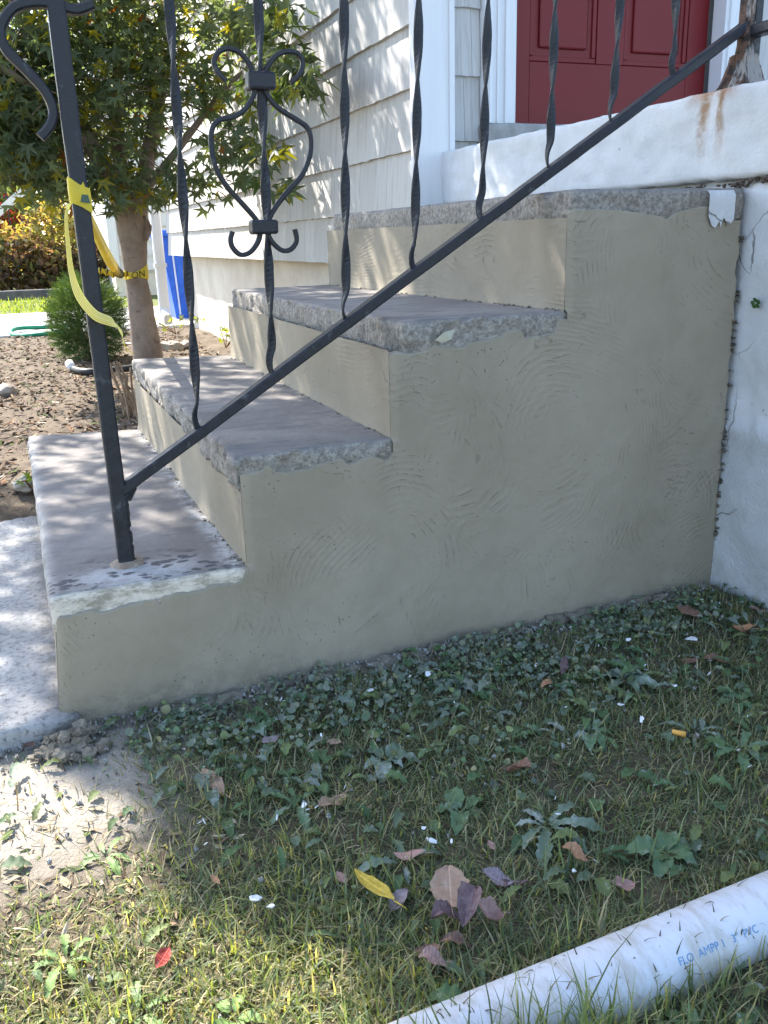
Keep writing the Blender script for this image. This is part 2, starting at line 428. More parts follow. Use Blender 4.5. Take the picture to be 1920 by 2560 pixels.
def m_ground():
    k = NT('ground_soil')
    x, y, z = k.xyz()
    n1 = k.noise(7, 6, .7); n2 = k.noise(60, 5, .75)
    c = k.mix(k.ss(n1, .3, .7), (.085, .062, .042), (.15, .115, .08))
    c = k.mix(k.ss(n2, .5, .7, 0, .7), c, (.24, .19, .13))
    # far lawn turns to short grass, soil bed stays brown
    far = k.ss(y, 9.2, 9.5)
    c = k.mix(far, c, k.mix(k.noise(3, 5, .7), (.07, .10, .02), (.15, .16, .05)))
    near = k.math('MULTIPLY', k.ss(y, -.02, -.3), k.ss(k.noise(11, 4, .7), .35, .6, .3, .8))
    c = k.mix(k.math('MULTIPLY', near, k.ss(x, -.1, .3)), c, (.06, .062, .03))
    # cement dust trodden in at the corner of the steps and along the fresh render
    d = k.vmath('DISTANCE', k.map(k.pos, (.9, 1, 0)), (-.06, -.13, 0))
    dust = k.ss(k.math('ADD', d, k.math('MULTIPLY', k.math('SUBTRACT', k.noise(13, 5, .7), .5), .16)), .32, .10)
    strip = k.math('MULTIPLY', k.ss(k.math('ABSOLUTE', k.math('ADD', y, .02)), .10, .02), k.ss(k.noise(18, 4, .7), .35, .6))
    strip = k.math('MULTIPLY', strip, k.ss(x, 1.35, 1.2))
    dust = k.math('MAXIMUM', dust, k.math('MULTIPLY', strip, .7))
    c = k.mix(k.math('MULTIPLY', dust, .9), c, k.mix(n2, (.30, .265, .215), (.42, .38, .32)))
    k.col(c); k.rough(.95)
    b = k.bump(k.noise(38, 6, .75), .8, .012)
    k.bump(k.noise(170, 4, .7), .6, .004, b)
    return k.m
def m_concrete():
    k = NT('pitted_walkway_concrete')
    x, y, z = k.xyz()
    n1 = k.noise(6, 5, .65); n2 = k.noise(90, 5, .75); pits = k.ss(k.noise(110, 4, .7), .57, .64)
    c = k.mix(k.ss(n1, .3, .7), (.29, .285, .275), (.45, .44, .425))
    c = k.mix(k.ss(n2, .48, .64, 0, .7), c, (.20, .197, .195))
    c = k.mix(k.math('MULTIPLY', pits, .6), c, (.12, .115, .11))
    edge = k.math('MULTIPLY', k.ss(x, -.035, .02), k.ss(k.noise(25, 4, .7), .3, .6, .3, 1.0))
    c = k.mix(k.math('MULTIPLY', edge, .75), c, (.13, .115, .095))
    k.col(c); k.rough(.92)
    k.bump(k.math('SUBTRACT', n2, k.math('MULTIPLY', pits, .8)), .6, .0035)
    return k.m
def m_pvc():
    k = NT('white_pvc')
    o = k.pos
    sm = k.noise(26, 5, .75, k.map(o, (1.0, .35, .35), (0, 0, .5)))
    c = k.mix(k.ss(sm, .42, .64, 0, .85), (.58, .59, .62), (.42, .39, .34))
    z = k.xyz()[2]
    dirt = k.math('MULTIPLY', k.ss(z, .045, .0), k.ss(k.noise(35, 5, .7), .35, .6))
    c = k.mix(k.math('MULTIPLY', dirt, .65), c, (.33, .25, .17))
    sp = k.ss(k.noise(120, 4, .7, k.map(o, (1, .5, .5), (0, 0, .6))), .66, .72)
    c = k.mix(k.math('MULTIPLY', sp, .7), c, (.16, .12, .10))
    k.col(c); k.rough(.38); k.b.inputs['Specular IOR Level'].default_value = .45
    return k.m
def m_bark():
    k = NT('smooth_grey_bark')
    z = k.xyz()[2]
    n1 = k.noise(9, 5, .7); n2 = k.noise(40, 5, .7, k.map(k.pos, (1, 1, .3)))
    c = k.mix(k.ss(n1, .3, .7), (.17, .125, .095), (.27, .21, .165))
    c = k.mix(k.ss(n2, .55, .7, 0, .6), c, (.10, .072, .055))
    scar = k.math('MULTIPLY', k.ss(k.noise(14, 4, .6, k.map(k.pos, (1, 1, 2.2), (.5, .3, 0))), .62, .7), .7)
    c = k.mix(scar, c, (.08, .055, .045))
    k.col(c); k.rough(.85); k.bump(k.math('ADD', n1, n2), .6, .008)
    return k.m
def m_tape(pale=False):
    k = NT('pale_yellow_tape' if pale else 'yellow_plastic_tape')
    n_ = k.noise(30, 4, .6)
    c = k.mix(n_, *(((.78, .66, .16), (.88, .82, .42)) if pale else ((.72, .55, .03), (.82, .66, .10))))
    k.col(c); k.rough(.35); k.translucent((.85, .70, .08), .4)
    return k.m

STUCCO, TREAD, TREAD1, WHITE, IRON, RUSTY = m_stucco(), m_tread(), m_tread_first(), m_white_masonry(), m_iron(), m_rusty()
SHING, TRIM, DOOR, GROUND, CONC, PVC, BARK, TAPE = m_shingle(), m_white_wood(), m_door(), m_ground(), m_concrete(), m_pvc(), m_bark(), m_tape()
CREAM = m_simple('cream_foundation_paint', (.56, .50, .41), (.68, .62, .53), 5, .85, .5, .006)
BLACK = m_simple('black_plastic', (.02, .02, .02), (.04, .04, .04), 30, .5, 0)
INK = m_simple('black_print', (.02, .02, .02), (.02, .02, .02), 30, .5, 0)
BLUEINK = m_simple('blue_pipe_print', (.06, .20, .42), (.16, .32, .52), 90, .5, 0)
MORTAR = m_simple('damp_mortar_crumbs', (.13, .112, .085), (.23, .20, .155), 40, .95, .7, .004)
CHIP = m_simple('white_paint_chip', (.62, .62, .62), (.72, .72, .72), 30, .6, 0)
GREYC = m_simple('bare_grey_cement', (.22, .215, .20), (.32, .31, .29), 18, .95, .5, .004)

# ------------------------------------------------------------------ ground, walkway, driveway
def gz(x, y):
    z = .022*min(max(x, 0), 1.6)
    t = min(max((y-.9)/.5, 0), 1); z = z*(1-t)+.075*t
    if y > 6.2: z = .075-.05*min((y-6.2)/.3, 1)
    return z
def axis(lo, hi, flo, fhi, step):
    a = list(np.arange(flo, fhi+1e-6, step)); s = step; v = flo; L_ = []
    while v > lo: s *= 1.35; v -= s; L_.append(max(v, lo))
    a = L_[::-1]+a; v = a[-1]; s = step
    while v < hi: s *= 1.35; v += s; a.append(min(v, hi))
    return np.array(a)
gx = axis(-150, 150, -1.2, 1.9, .022); gy = axis(-100, 300, -1.1, 5.2, .03)
V = []
for yy in gy:
    for xx in gx:
        z = gz(xx, yy)
        if -3 < xx < 4 and -3 < yy < 8:
            z += .007*fbm((xx, yy, 0), 6, 3) + .004*fbm((xx, yy, 3), 25, 2)
            if yy > 1.2: z += .012*fbm((xx, yy, 9), 5, 4)
        V.append((xx, yy, z))
nx = len(gx)
F = [(j*nx+i, j*nx+i+1, (j+1)*nx+i+1, (j+1)*nx+i) for j in range(len(gy)-1) for i in range(nx-1)]
tag(mk('ground', V, F, GROUND), kind='structure')

q = [at(0, 1835, Z=.036), at(0, 1284, Z=.036)]
wy0, wy1 = -.028, 1.235
wk = rough_block('walkway', [(-2.6, wy0), (-2.6, wy1), (.04, wy1), (.04, wy0+.006)], -.06, .036, CONC, None, .02, .012, .004, .008, 'n', 3)
tag(wk, kind='structure')
dw = rough_block('driveway', [(-7, 6.55), (-7, 9.1), (2.2, 9.3), (2.2, 6.6)], -.04, .062, m_simple('driveway_concrete', (.40, .38, .36), (.52, .50, .47), 4, .9, .3, .003), None, .25, .02, .002)
tag(dw, kind='structure')
cb = rough_block('kerb', [(-9, 12.6), (-9, 12.78), (1.3, 12.78), (1.3, 12.6)], -.05, .16, m_simple('dark_kerb_stone', (.07, .07, .075), (.12, .115, .11), 6, .9, .3), None, .1, .02, .004)
tag(cb, kind='structure')

# ------------------------------------------------------------------ front steps
Z1, Z2, Z3, Z4 = .2277, .413, .6048, .8052
steps = empty('front_steps', (.65, .64, 0), 'wide masonry front steps with stone treads and freshly rendered olive grey side', 'steps')
def xy(p): return (float(p[0]), float(p[1]))
def tread_quad(nl, fl, fr, nr, z, ext=.03):
    a, b, c, d = [xy(at(*p, Z=z)) for p in (nl, fl, fr, nr)]
    return [(a[0], -.001), b, (c[0]+ext, c[1]), (d[0]+ext, -.001)]
q1 = tread_quad((120, 1502), (67, 1090), (352, 1072), (616, 1409), Z1)
q2 = tread_quad((582, 1145), (327, 897), (578, 888), (989, 1101), Z2)
q3 = tread_quad((1018, 807), (577, 723), (823, 711), (1391, 775), Z3)
a, b = xy(at(1419, 474, Z=Z4)), xy(at(822, 538, Z=Z4))
q4 = [(a[0], -.001), (b[0], min(b[1], 1.29)), (1.30, 1.29), (1.30, -.001)]
XR = [at(139, 1571, Y=0)[0]-.006, q1[3][0]-.032, q2[3][0]-.032, q3[3][0]-.032]      # near x of left face and of each riser
XF = [q1[1][0]+.012, q1[2][0]-.032, q2[2][0]-.032, q3[2][0]-.032]      # the same at the far end
YF = 1.275
rough_block('tread', q1, Z1-.062, Z1, TREAD1, steps, .009, .008, .0028, .012, 'nl', 1)
rough_block('tread', q2, Z2-.058, Z2, TREAD, steps, .008, .007, .003, .020, 'nl', 2)
rough_block('tread', q3, Z3-.058, Z3, TREAD, steps, .008, .007, .003, .018, 'nl', 3)
rough_block('top_slab', q4, Z4-.056, Z4, TREAD, steps, .009, .009, .003, .012, 'nl', 4)
# ragged upper edge of the render on each flight panel, (x, z) on the side plane
R7, R5, R3, R6 = reg(0, 1200, .4219), reg(500, 600, .4822), reg(1000, 0, .5546), reg(1200, 500, .4972)
prof = [
 [R7(x, y, Y=0) for x, y in ((325, 860), (345, 803), (430, 800), (540, 762), (600, 782), (700, 752), (850, 715), (930, 700), (945, 735), (960, 690), (1050, 664), (1180, 657), (1240, 625), (1350, 615), (1435, 590), (1460, 520))],
 [R5(x, y, Y=0) for x, y in ((190, 1270), (212, 1220), (320, 1190), (350, 1155), (392, 1205), (450, 1205), (540, 1190), (600, 1165), (735, 1132), (768, 1166), (870, 1120), (975, 1140), (1005, 1080), (1020, 1040))],
 [R5(x, y, Y=0) for x, y in ((1070, 588), (1100, 590), (1180, 568), (1220, 540), (1260, 556), (1360, 556), (1400, 530))] + [R6(x, y, Y=0) for x, y in ((20, 705), (100, 690), (135, 655), (200, 652), (212, 694), (262, 692), (300, 680), (370, 672), (392, 600))],
 [R3(x, y, Y=0) for x, y in ((748, 985), (762, 955), (800, 932), (850, 945), (950, 945), (1080, 962), (1150, 975), (1200, 988), (1255, 955), (1300, 945), (1380, 925), (1405, 975), (1440, 955), (1490, 990), (1545, 1000))]]
def ragged(i, x):
    P = prof[i]; xs = [p[0] for p in P]; zs = [p[2] for p in P]
    return float(np.interp(x, xs, zs)) + .0028*fbm((x, i*3.3, 0), 60, 3)
def face_y(x, z): return -.007 + .0022*fbm((x, 0, z), 5, 3) + .0008*fbm((x, 2, z), 30, 2)
XEND = 1.290
cell = .0045
pL0 = at(150, 1824, Y=0)[0]
V, F, vm = [], [], {}
def xl(z): return pL0 + (XR[0]+.006-pL0)*min(max(z/.17, 0), 1)
nrow = int(.82/cell)
for s_i in range(4):
    x0 = XR[s_i]+ (.006 if s_i == 0 else 0); x1 = XR[s_i+1] if s_i < 3 else XEND
    n_ = max(2, int(round((x1-x0)/cell)))
    cols = []
    for i in range(n_+1):
        x = x0+(x1-x0)*i/n_
        zt = ragged(s_i, x); cz = []
        for j in range(nrow+2):
            z = -.05 + j*cell
            last = z >= zt
            if last: z = zt
            xx = x
            if s_i == 0 and i < 8: xx = x + (xl(z)-x0)*(1-i/8)
            if s_i == 3 and i > n_-6: xx = x + .006*fbm((0, 0, z), 22, 3)*(i-n_+6)/6
            key = (round(xx, 5), round(z, 5))
            if key not in vm:
                y = face_y(xx, z)
                # rolled arris at the outer corners
                if s_i == 0: y += .010*max(0, 1-i*cell/.012)**2
                if s_i > 0 and z > (Z1, Z2, Z3)[s_i-1]-.002: y += .009*max(0, 1-i*cell/.014)**2
                vm[key] = len(V); V.append((xx, y, z))
            cz.append(vm[key])
            if last: break
        cols.append(cz)
    for A, B in zip(cols[:-1], cols[1:]):
        m = min(len(A), len(B))
        for j in range(m-1): F.append((A[j], B[j], B[j+1], A[j+1]))
        for L_, o_, sgn in ((A, B, 0), (B, A, 1)):
            for j in range(m-1, len(L_)-1):
                F.append((L_[j], o_[-1], L_[j+1]) if sgn == 0 else (o_[-1], L_[j], L_[j+1]))
    for A, B in zip(cols[:-1], cols[1:]):       # top lip turned back into the wall
        ia, ib = A[-1], B[-1]
        n0 = len(V); V += [(V[ia][0], .02, V[ia][2]+.002), (V[ib][0], .02, V[ib][2]+.002)]
        F.append((ia, ib, n0+1, n0))
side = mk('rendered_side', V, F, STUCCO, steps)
# risers, left face, far side, all rendered
def wallgrid(p0, p1, z0, z1, seed, lean=0):
    n_ = int(np.hypot(p1[0]-p0[0], p1[1]-p0[1])/.02); m = max(3, int((z1-z0)/.02)); V, F = [], []
    for i in range(n_+1):
        u = i/n_
        for j in range(m+1):
            z = z0+(z1-z0)*j/m; x = p0[0]+(p1[0]-p0[0])*u; y = p0[1]+(p1[1]-p0[1])*u
            d = min(1, u*9)*(.004*fbm((x+seed, y, z), 6, 3) - .006*max(0, 1-(z-z0)/.03)**2)
            e = .012*max(0, 1-u*n_*.02/.02)**2
            V.append((x+d+(lean*min(max(z/.17, 0), 1)*(1-u)), y, z))
    F = [(i*(m+1)+j, (i+1)*(m+1)+j, (i+1)*(m+1)+j+1, i*(m+1)+j+1) for i in range(n_) for j in range(m)]
    return V, [f[::-1] for f in F]
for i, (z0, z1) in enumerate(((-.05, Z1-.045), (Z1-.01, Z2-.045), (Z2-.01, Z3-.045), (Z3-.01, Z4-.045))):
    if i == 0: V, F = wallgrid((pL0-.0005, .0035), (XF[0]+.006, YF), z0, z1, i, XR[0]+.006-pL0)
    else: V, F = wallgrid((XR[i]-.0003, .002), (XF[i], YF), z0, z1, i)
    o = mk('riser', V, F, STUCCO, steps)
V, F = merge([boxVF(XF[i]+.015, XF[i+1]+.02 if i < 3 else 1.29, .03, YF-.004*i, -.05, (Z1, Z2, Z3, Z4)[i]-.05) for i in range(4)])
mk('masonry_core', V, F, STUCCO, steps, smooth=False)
# crumbs of mortar lying in the angle of tread and riser
def lump(r, seed, flat=.75, sub=2):
    bm = bmesh.new(); bmesh.ops.create_icosphere(bm, subdivisions=sub, radius=1)
    s = Vector((seed*3.7, seed*1.3, seed*.7))
    for v in bm.verts:
        n_ = v.co.copy(); v.co = n_*(r*(1+.65*mn.noise(n_*1.4+s)+.45*mn.noise(n_*3.3+s))); v.co.z *= flat
    me = bpy.data.meshes.new('lump'); bm.to_mesh(me); bm.free()
    return me
LUMPS = []
for i in range(7):
    me = lump(1.0, i+1, .8); me.materials.append(MORTAR); LUMPS.append(me)
V, F = [], []
for (zz, x0, xf) in ((Z1, XR[1], XF[1]), (Z2, XR[2], XF[2]), (Z3, XR[3], XF[3])):
    for i in range(80):
        u = random.random()**1.3; y = .004+u*(YF-.03); x = x0+(xf-x0)*(y/YF)-abs(random.gauss(.004, .006)); r = random.choice((.0008, .0012, .0018, .0028))
        me = random.choice(LUMPS); n0 = len(V)
        V += [(x+v.co.x*r, y+v.co.y*r, zz+.001+v.co.z*r) for v in me.vertices]
        F += [tuple(n0+k for k in p.vertices) for p in me.polygons]
o = mk('joint_crumbs', V, F, MORTAR, steps); o['kind'] = 'stuff'
# white painted patch at the end of the top slab
p0, p1 = R3(1390, 850, Y=-.006), R3(1508, 843, Y=-.006)
V, F = [], []
n_ = 26
for i in range(n_+1):
    x = p0[0]+(p1[0]-p0[0])*i/n_
    zb = float(np.interp(i/n_, [0, .12, .3, .45, .5, .6, .7, .8, 1], [.757, .742, .735, .75, .738, .755, .745, .74, .75])) + .002*fbm((x, 0, 0), 90, 2)
    for t in np.linspace(0, 1, 7):
        V.append((x, -.0115+.0015*fbm((x, 0, t), 30, 2)+.012*max(0, t-.85)/.15*.6, zb+(Z4-.004-zb)*t))
F = [(i*7+j, (i+1)*7+j, (i+1)*7+j+1, i*7+j+1) for i in range(n_) for j in range(6)]
mk('painted_patch', V, F, WHITE, steps)

# ------------------------------------------------------------------ white landing
land = empty('entry_landing', (2.1, .3, 0), 'white painted masonry landing with rust runs, in front of the red door', 'landing')
rough_block('landing_slab', [(1.294, -.78), (1.294, 1.292), (2.95, 1.292), (2.95, -.78)], .822, .983, WHITE, land, .02, .009, .0035, .006, 'nl', 8)
def wallface(x, y0, y1, z0, z1):
    n_, m = int((y1-y0)/.012), int((z1-z0)/.012); V = []
    for i in range(n_+1):
        for j in range(m+1):
            y = y0+(y1-y0)*i/n_; z = z0+(z1-z0)*j/m
            lim = .375+.02*fbm((0, y, 0), 14, 3)
            d = .008*fbm((x, y, z), 9, 4) + (.009 if z < lim else 0) + .009*max(0, 1-(z1-z)/.02)**2*(-1)
            V.append((x-d, y, z))
    F = [(i*(m+1)+j, i*(m+1)+j+1, (i+1)*(m+1)+j+1, (i+1)*(m+1)+j) for i in range(n_) for j in range(m)]
    return V, F
V, F = merge([wallface(1.305, -.76, 1.28, -.06, .812), boxVF(1.325, 2.93, -.755, 1.28, -.06, .828)])
mk('landing_wall', V, F, WHITE, land)
# grit and mortar crumbs wedged in the open crack under the slab
V, F = [], []
for i in range(46):
    y = random.uniform(-.09, .19); me = random.choice(LUMPS); r = random.uniform(.002, .0055); n0 = len(V)
    x = 1.300+random.uniform(-.004, .008); z = .815+random.uniform(-.004, .006)
    if y > 0: z = Z4+random.uniform(.000, .010)
    V += [(x+v.co.x*r, y+v.co.y*r, z+v.co.z*r) for v in me.vertices]; F += [tuple(n0+k for k in p.vertices) for p in me.polygons]
o = mk('crack_grit', V, F, m_simple('dark_grit', (.05, .04, .035), (.16, .12, .10), 80, .95, .3), land); o['kind'] = 'stuff'
V, F = [], []
for i in range(40):
    z = random.uniform(.1, .78); me = random.choice(LUMPS); r = random.uniform(.0008, .0032); n0 = len(V)
    V += [(1.292+random.gauss(0, .003)+v.co.x*r, -.008+random.gauss(0, .004)+v.co.y*r, z+v.co.z*r*1.6) for v in me.vertices]; F += [tuple(n0+k for k in p.vertices) for p in me.polygons]
o = mk('corner_crumbs', V, F, MORTAR, land); o['kind'] = 'stuff'
sp = empty('wall_seedling', (1.30, -.045, .56), 'tiny green seedling growing from a crack in the white landing wall', 'plant')
p_ = at(1893, 758, X=1.298)
sp.location = p_
for i in range(5):
    a = i*1.3; c = Vector(p_)+Vector((-.004, .007*math.cos(a), .006*math.sin(a)))
    V = [c]+[c+Vector((-.002*math.sin(k), .0055*math.cos(k), .0045*math.sin(k))) for k in np.linspace(0, 2*math.pi, 9)[:-1]]
    mk('leaf', V, [(0, k+1, (k+1) % 8+1) for k in range(8)], m_simple('seedling_green', (.04, .09, .03), (.07, .14, .04), 60, .6, 0) if i == 0 else bpy.data.materials['seedling_green'], sp)

# ------------------------------------------------------------------ house
house = empty('house', (3.6, 3.8, 0), 'house with pale weathered shingle siding, white corner board and red door', 'house')
YC, XW = 1.30, 1.23
V, F = merge([boxVF(XW+.02, 6.5, YC+.09, 6.4, .70, 5.6), boxVF(XW+.02, 1.45, YC+.012, YC+.091, .60, 5.6), boxVF(2.45, 6.5, YC+.012, YC+.091, .60, 5.6), boxVF(1.449, 2.451, YC+.012, YC+.092, 3.1, 5.6)])
wall = mk('wall', V, F, m_simple('wall_sheathing', (.45, .43, .40), (.55, .53, .5), 10), house, smooth=False)
V, F = merge([boxVF(XW+.13, 6.4, YC+.10, 6.15, -.1, .705), boxVF(1.34, 6.4, YC+.014, YC+.101, -.1, .62)])
n_ = 120; m = 14; V2 = []
for i in range(n_+1):
    for j in range(m+1):
        y = YC+.08+(6.15-YC-.08)*i/n_; z = -.05+.72*j/m
        V2.append((XW+.118-.008*fbm((0, y, z), 3, 4), y, z))
F2 = [(i*(m+1)+j, i*(m+1)+j+1, (i+1)*(m+1)+j+1, (i+1)*(m+1)+j) for i in range(n_) for j in range(m)]
V, F = merge([(V, F), (V2, F2)])
mk('foundation', V, F, CREAM, house)
rf = merge([([(.9, YC-.35, 5.55), (6.9, YC-.35, 5.55), (6.9, 6.8, 5.55), (.9, 6.8, 5.55), (3.9, YC-.35, 7.6), (3.9, 6.8, 7.6)], [(0, 3, 5, 4), (1, 4, 5, 2), (0, 4, 1), (3, 2, 5), (0, 1, 2, 3)])])
mk('roof', *rf, m_simple('grey_roof_shingle', (.08, .08, .085), (.13, .13, .13), 20), house, smooth=False)
def shingle(parent, axis, a0, a1, zb, zt, off):
    "one shingle: wavy butt edge at the bottom, tapered, hung on the wall"
    n_ = 7; V = []
    for k in range(n_+1):
        a_ = a0+.0005+(a1-a0-.001)*k/n_
        dz = .0035*fbm((a_*9, zb*3, off), 3, 2)
        for (t, z) in ((.021, zb+dz), (.006, zt+.012), (.0, zb+dz)):
            if axis == 'y': V.append((XW+.018-t, a_, z))
            else: V.append((a_, YC+.010-t*.8, z))
    F = []
    for k in range(n_):
        b_ = k*3
        F += [(b_, b_+1, b_+4, b_+3), (b_+2, b_, b_+3, b_+5)]
    F += [(0, 2, 1), (n_*3, n_*3+1, n_*3+2)]
    if axis == 'y': F = [f[::-1] for f in F]
    o = mk('shingle', V, F, SHING, parent, smooth=False)
    return o
cnt = 0
for row in range(11):
    zb = .643+.175*row; y = YC+.012
    rs = random.Random(row*17+3)
    while y < 6.38:
        wd = rs.choice((.16, .17, .19, .14, .21, .10)) if y < 3.2 else rs.uniform(.2, .3)
        y1 = min(y+wd, 6.40)
        if 6.40-y1 < .06: y1 = 6.40
        shingle(wall, 'y', y, y1, zb+rs.uniform(-.0007, .0007), zb+.175, row); cnt += 1; y = y1
for row in range(12):
    zb = .83+.184*row
    xs = (1.335, 1.337+(.045 if row % 2 else .07), 1.436)
    for a_, b_ in zip(xs[:-1], xs[1:]): shingle(wall, 'x', a_, b_, zb, zb+.184, row+40)
    x = 2.46
    for k in range(3):
        shingle(wall, 'x', x, x+.2, zb, zb+.184, row+60); x += .2
cbd = merge([boxVF(XW-.022, XW+.104, YC-.028, YC-.004, .82, 5.5), boxVF(XW-.0225, XW+.003, YC-.004, YC+.011, .82, 5.5), boxVF(1.318, 1.3345, YC-.034, YC-.0285, .82, 5.5)])
mk('corner_board', *cbd, TRIM, house, smooth=False)
# door and its frame
fr = merge([boxVF(1.438, 1.545, YC-.030, YC+.03, 1.064, 3.15), boxVF(1.452, 1.462, YC-.036, YC-.0302, 1.064, 3.12), boxVF(1.478, 1.486, YC-.0355, YC-.0302, 1.064, 3.12), boxVF(1.505, 1.534, YC-.038, YC-.0302, 1.064, 3.12),
            boxVF(2.335, 2.455, YC-.030, YC+.03, 1.00, 3.15), boxVF(2.35, 2.372, YC-.038, YC-.0302, 1.0, 3.12), boxVF(2.42, 2.44, YC-.036, YC-.0302, 1.0, 3.12), boxVF(1.4385, 2.4545, YC-.031, YC+.03, 3.15, 3.28)])
mk('door_frame', *fr, TRIM, house, smooth=False)
sill = rough_block('door_sill', [(1.43, YC-.07), (1.43, YC+.10), (2.46, YC+.10), (2.46, YC-.07)], .97, 1.062, GREYC, house, .03, .01, .003)
door = empty('x', (0, 0, 0), None, None); bpy.data.objects.remove(door)
DY = 1.345
dr = mk('door', *boxVF(1.547, 2.333, DY+.012, DY+.05, 1.068, 3.14), DOOR, house, smooth=False)
def dbox(nm, b): return box(nm, b, DOOR, dr, .002)
dbox('stile', (1.548, 1.638, DY+.003, DY+.0115, 1.069, 3.139)); dbox('stile', (1.888, 1.994, DY+.003, DY+.0115, 1.257, 3.06)); dbox('stile', (2.252, 2.332, DY+.003, DY+.0115, 1.069, 3.139))
dbox('rail', (1.6385, 2.2515, DY+.003, DY+.0115, 1.069, 1.2565)); dbox('rail', (1.6385, 1.8875, DY+.003, DY+.0115, 1.95, 2.15)); dbox('rail', (1.9945, 2.2515, DY+.003, DY+.0115, 1.95, 2.15)); dbox('rail', (1.6385, 2.2515, DY+.003, DY+.0115, 3.061, 3.139))
for (x0, x1) in ((1.6385, 1.8875), (1.9945, 2.2515)):
    for (z0, z1) in ((1.2575, 1.949), (2.151, 3.06)):
        dbox('moulding', (x0+.001, x1-.001, DY+.006, DY+.0118, z0+.001, z0+.016)); dbox('moulding', (x0+.001, x0+.016, DY+.006, DY+.0118, z0+.017, z1-.001)); dbox('moulding', (x1-.016, x1-.001, DY+.006, DY+.0118, z0+.017, z1-.001))
        box('panel', (x0+.035, x1-.035, DY+.0045, DY+.0117, z0+.04, z1-.03), DOOR, dr, .006)
V, F = sweep([(2.285, DY-.02, 2.02), (2.285, DY-.05, 2.02)], circ(.025, 12)); mk('handle', V, F, m_simple('brass', (.4, .3, .1), (.5, .38, .14), 20, .3, 0), dr)
# downspout at the far corner
ds = empty('downspout', (1.20, 6.5, .08), 'white metal downspout at the far corner of the shingled house', 'downspout')
pt, pb = ats(349, 400, Y=6.5), ats(357, 683, Y=6.5)
V, F = sweep([(pb[0], 6.5, pb[2]), (pb[0]-.002, 6.5, .8), (pb[0]-.004, 6.5, 3.4)], rect(.06, .085, .2)); mk('pipe', V, F, TRIM, ds, smooth=False)
V, F = sweep([(pb[0], 6.5, pb[2]+.045), (pb[0]+.0, 6.47, pb[2]+.02), (pb[0], 6.36, pb[2]-.02)], rect(.066, .09, .2), ref=(1, 0, 0)); mk('elbow', V, F, TRIM, ds, smooth=False)
for zc in (.55, 1.9):
    box('strap', (pb[0]-.05, pb[0]+.05, 6.462, 6.54, zc, zc+.03), TRIM, ds)

# ------------------------------------------------------------------ railing
rail = empty('iron_railing', (.146, .102, Z1), 'black wrought iron stair railing with twisted balusters and a heart scroll', 'railing')
YR = .102
def rp(x, y): p = ats(x, y, Y=YR); return np.array([p[0], YR, p[2]])
def bar(name, path, sec, mat=IRON, parent=None, **kw):
    V, F = sweep(path, sec, **kw); return mk(name, V, F, mat, parent or rail, smooth=False)
xp = .146
path = []
for z in np.linspace(Z1-.02, 1.62, 70):
    path.append((xp-.004*(z-Z1)/.85 + .0008*fbm((0, 0, z), 12, 2), YR, z))
sc = [1+.02*fbm((3, 0, p[2]), 40, 3)*(3 if p[2] < .42 else .4) for p in path]
post = bar('post', path, rect(.0255, .0245, .1), scale=sc)
# scale and weld lumps at the foot of the post
V, F = [], []
for i in range(34):
    z = Z1+random.uniform(0, .13); s = 1; me = random.choice(LUMPS); r = random.uniform(.002, .0045); n0 = len(V)
    V += [(xp+.0122+v.co.x*r*.6, YR+random.uniform(-.010, .012)*0-.006+v.co.y*r, z+v.co.z*r*2) for v in me.vertices]; F += [tuple(n0+k for k in p.vertices) for p in me.polygons]
mk('rust_scale', V, F, m_simple('dark_scale', (.03, .028, .026), (.07, .06, .052), 60, .8, .6), post)
V, F = [], []
for i in range(16):
    for j in range(4):
        a_ = i*2*math.pi/16; r = (.0125, .019, .025, .030)[j]*(1+.18*mn.noise(Vector((math.cos(a_)*2, math.sin(a_)*2, j*.4))))
        V.append((xp+.002+r*math.cos(a_), YR+r*math.sin(a_)*.9, Z1+(.008, .007, .004, -.002)[j]))
F = [(i*4+j, ((i+1) % 16)*4+j, ((i+1) % 16)*4+j+1, i*4+j+1) for i in range(16) for j in range(3)]
mk('base_grout', V, F, m_simple('brown_grout', (.20, .14, .10), (.32, .26, .2), 60, .95, .6), rail)
RA, RB = rp(272, 1052), rp(1612, 55)
def railz(x): return RA[2]+(RB[2]-RA[2])*(x-RA[0])/(RB[0]-RA[0])
n_ = 60
path = [RA+(RB-RA)*t+np.array([0, 0, .0012*fbm((t*9, 0, 0), 1.5, 2)]) for t in np.linspace(-.005, 1.0, n_)]
bar('bottom_rail', path, rect(.026, .017, .16))
bar('weld', [RA+np.array([-.004, 0, -.016]), RA+np.array([.012, 0, .001])], circ(.013, 8), scale=[1, .6])
path2 = [p+np.array([0, 0, .80]) for p in path]
bar('handrail', path2, rect(.042, .016, .25))
bxs = [(430, 925, 365), (590, 808, 557), (748, 695, 743), (895, 578, 905), (1040, 468, 1055), (1187, 362, 1200), (1322, 252, 1340), (1458, 140, 1460)]
BAL = []
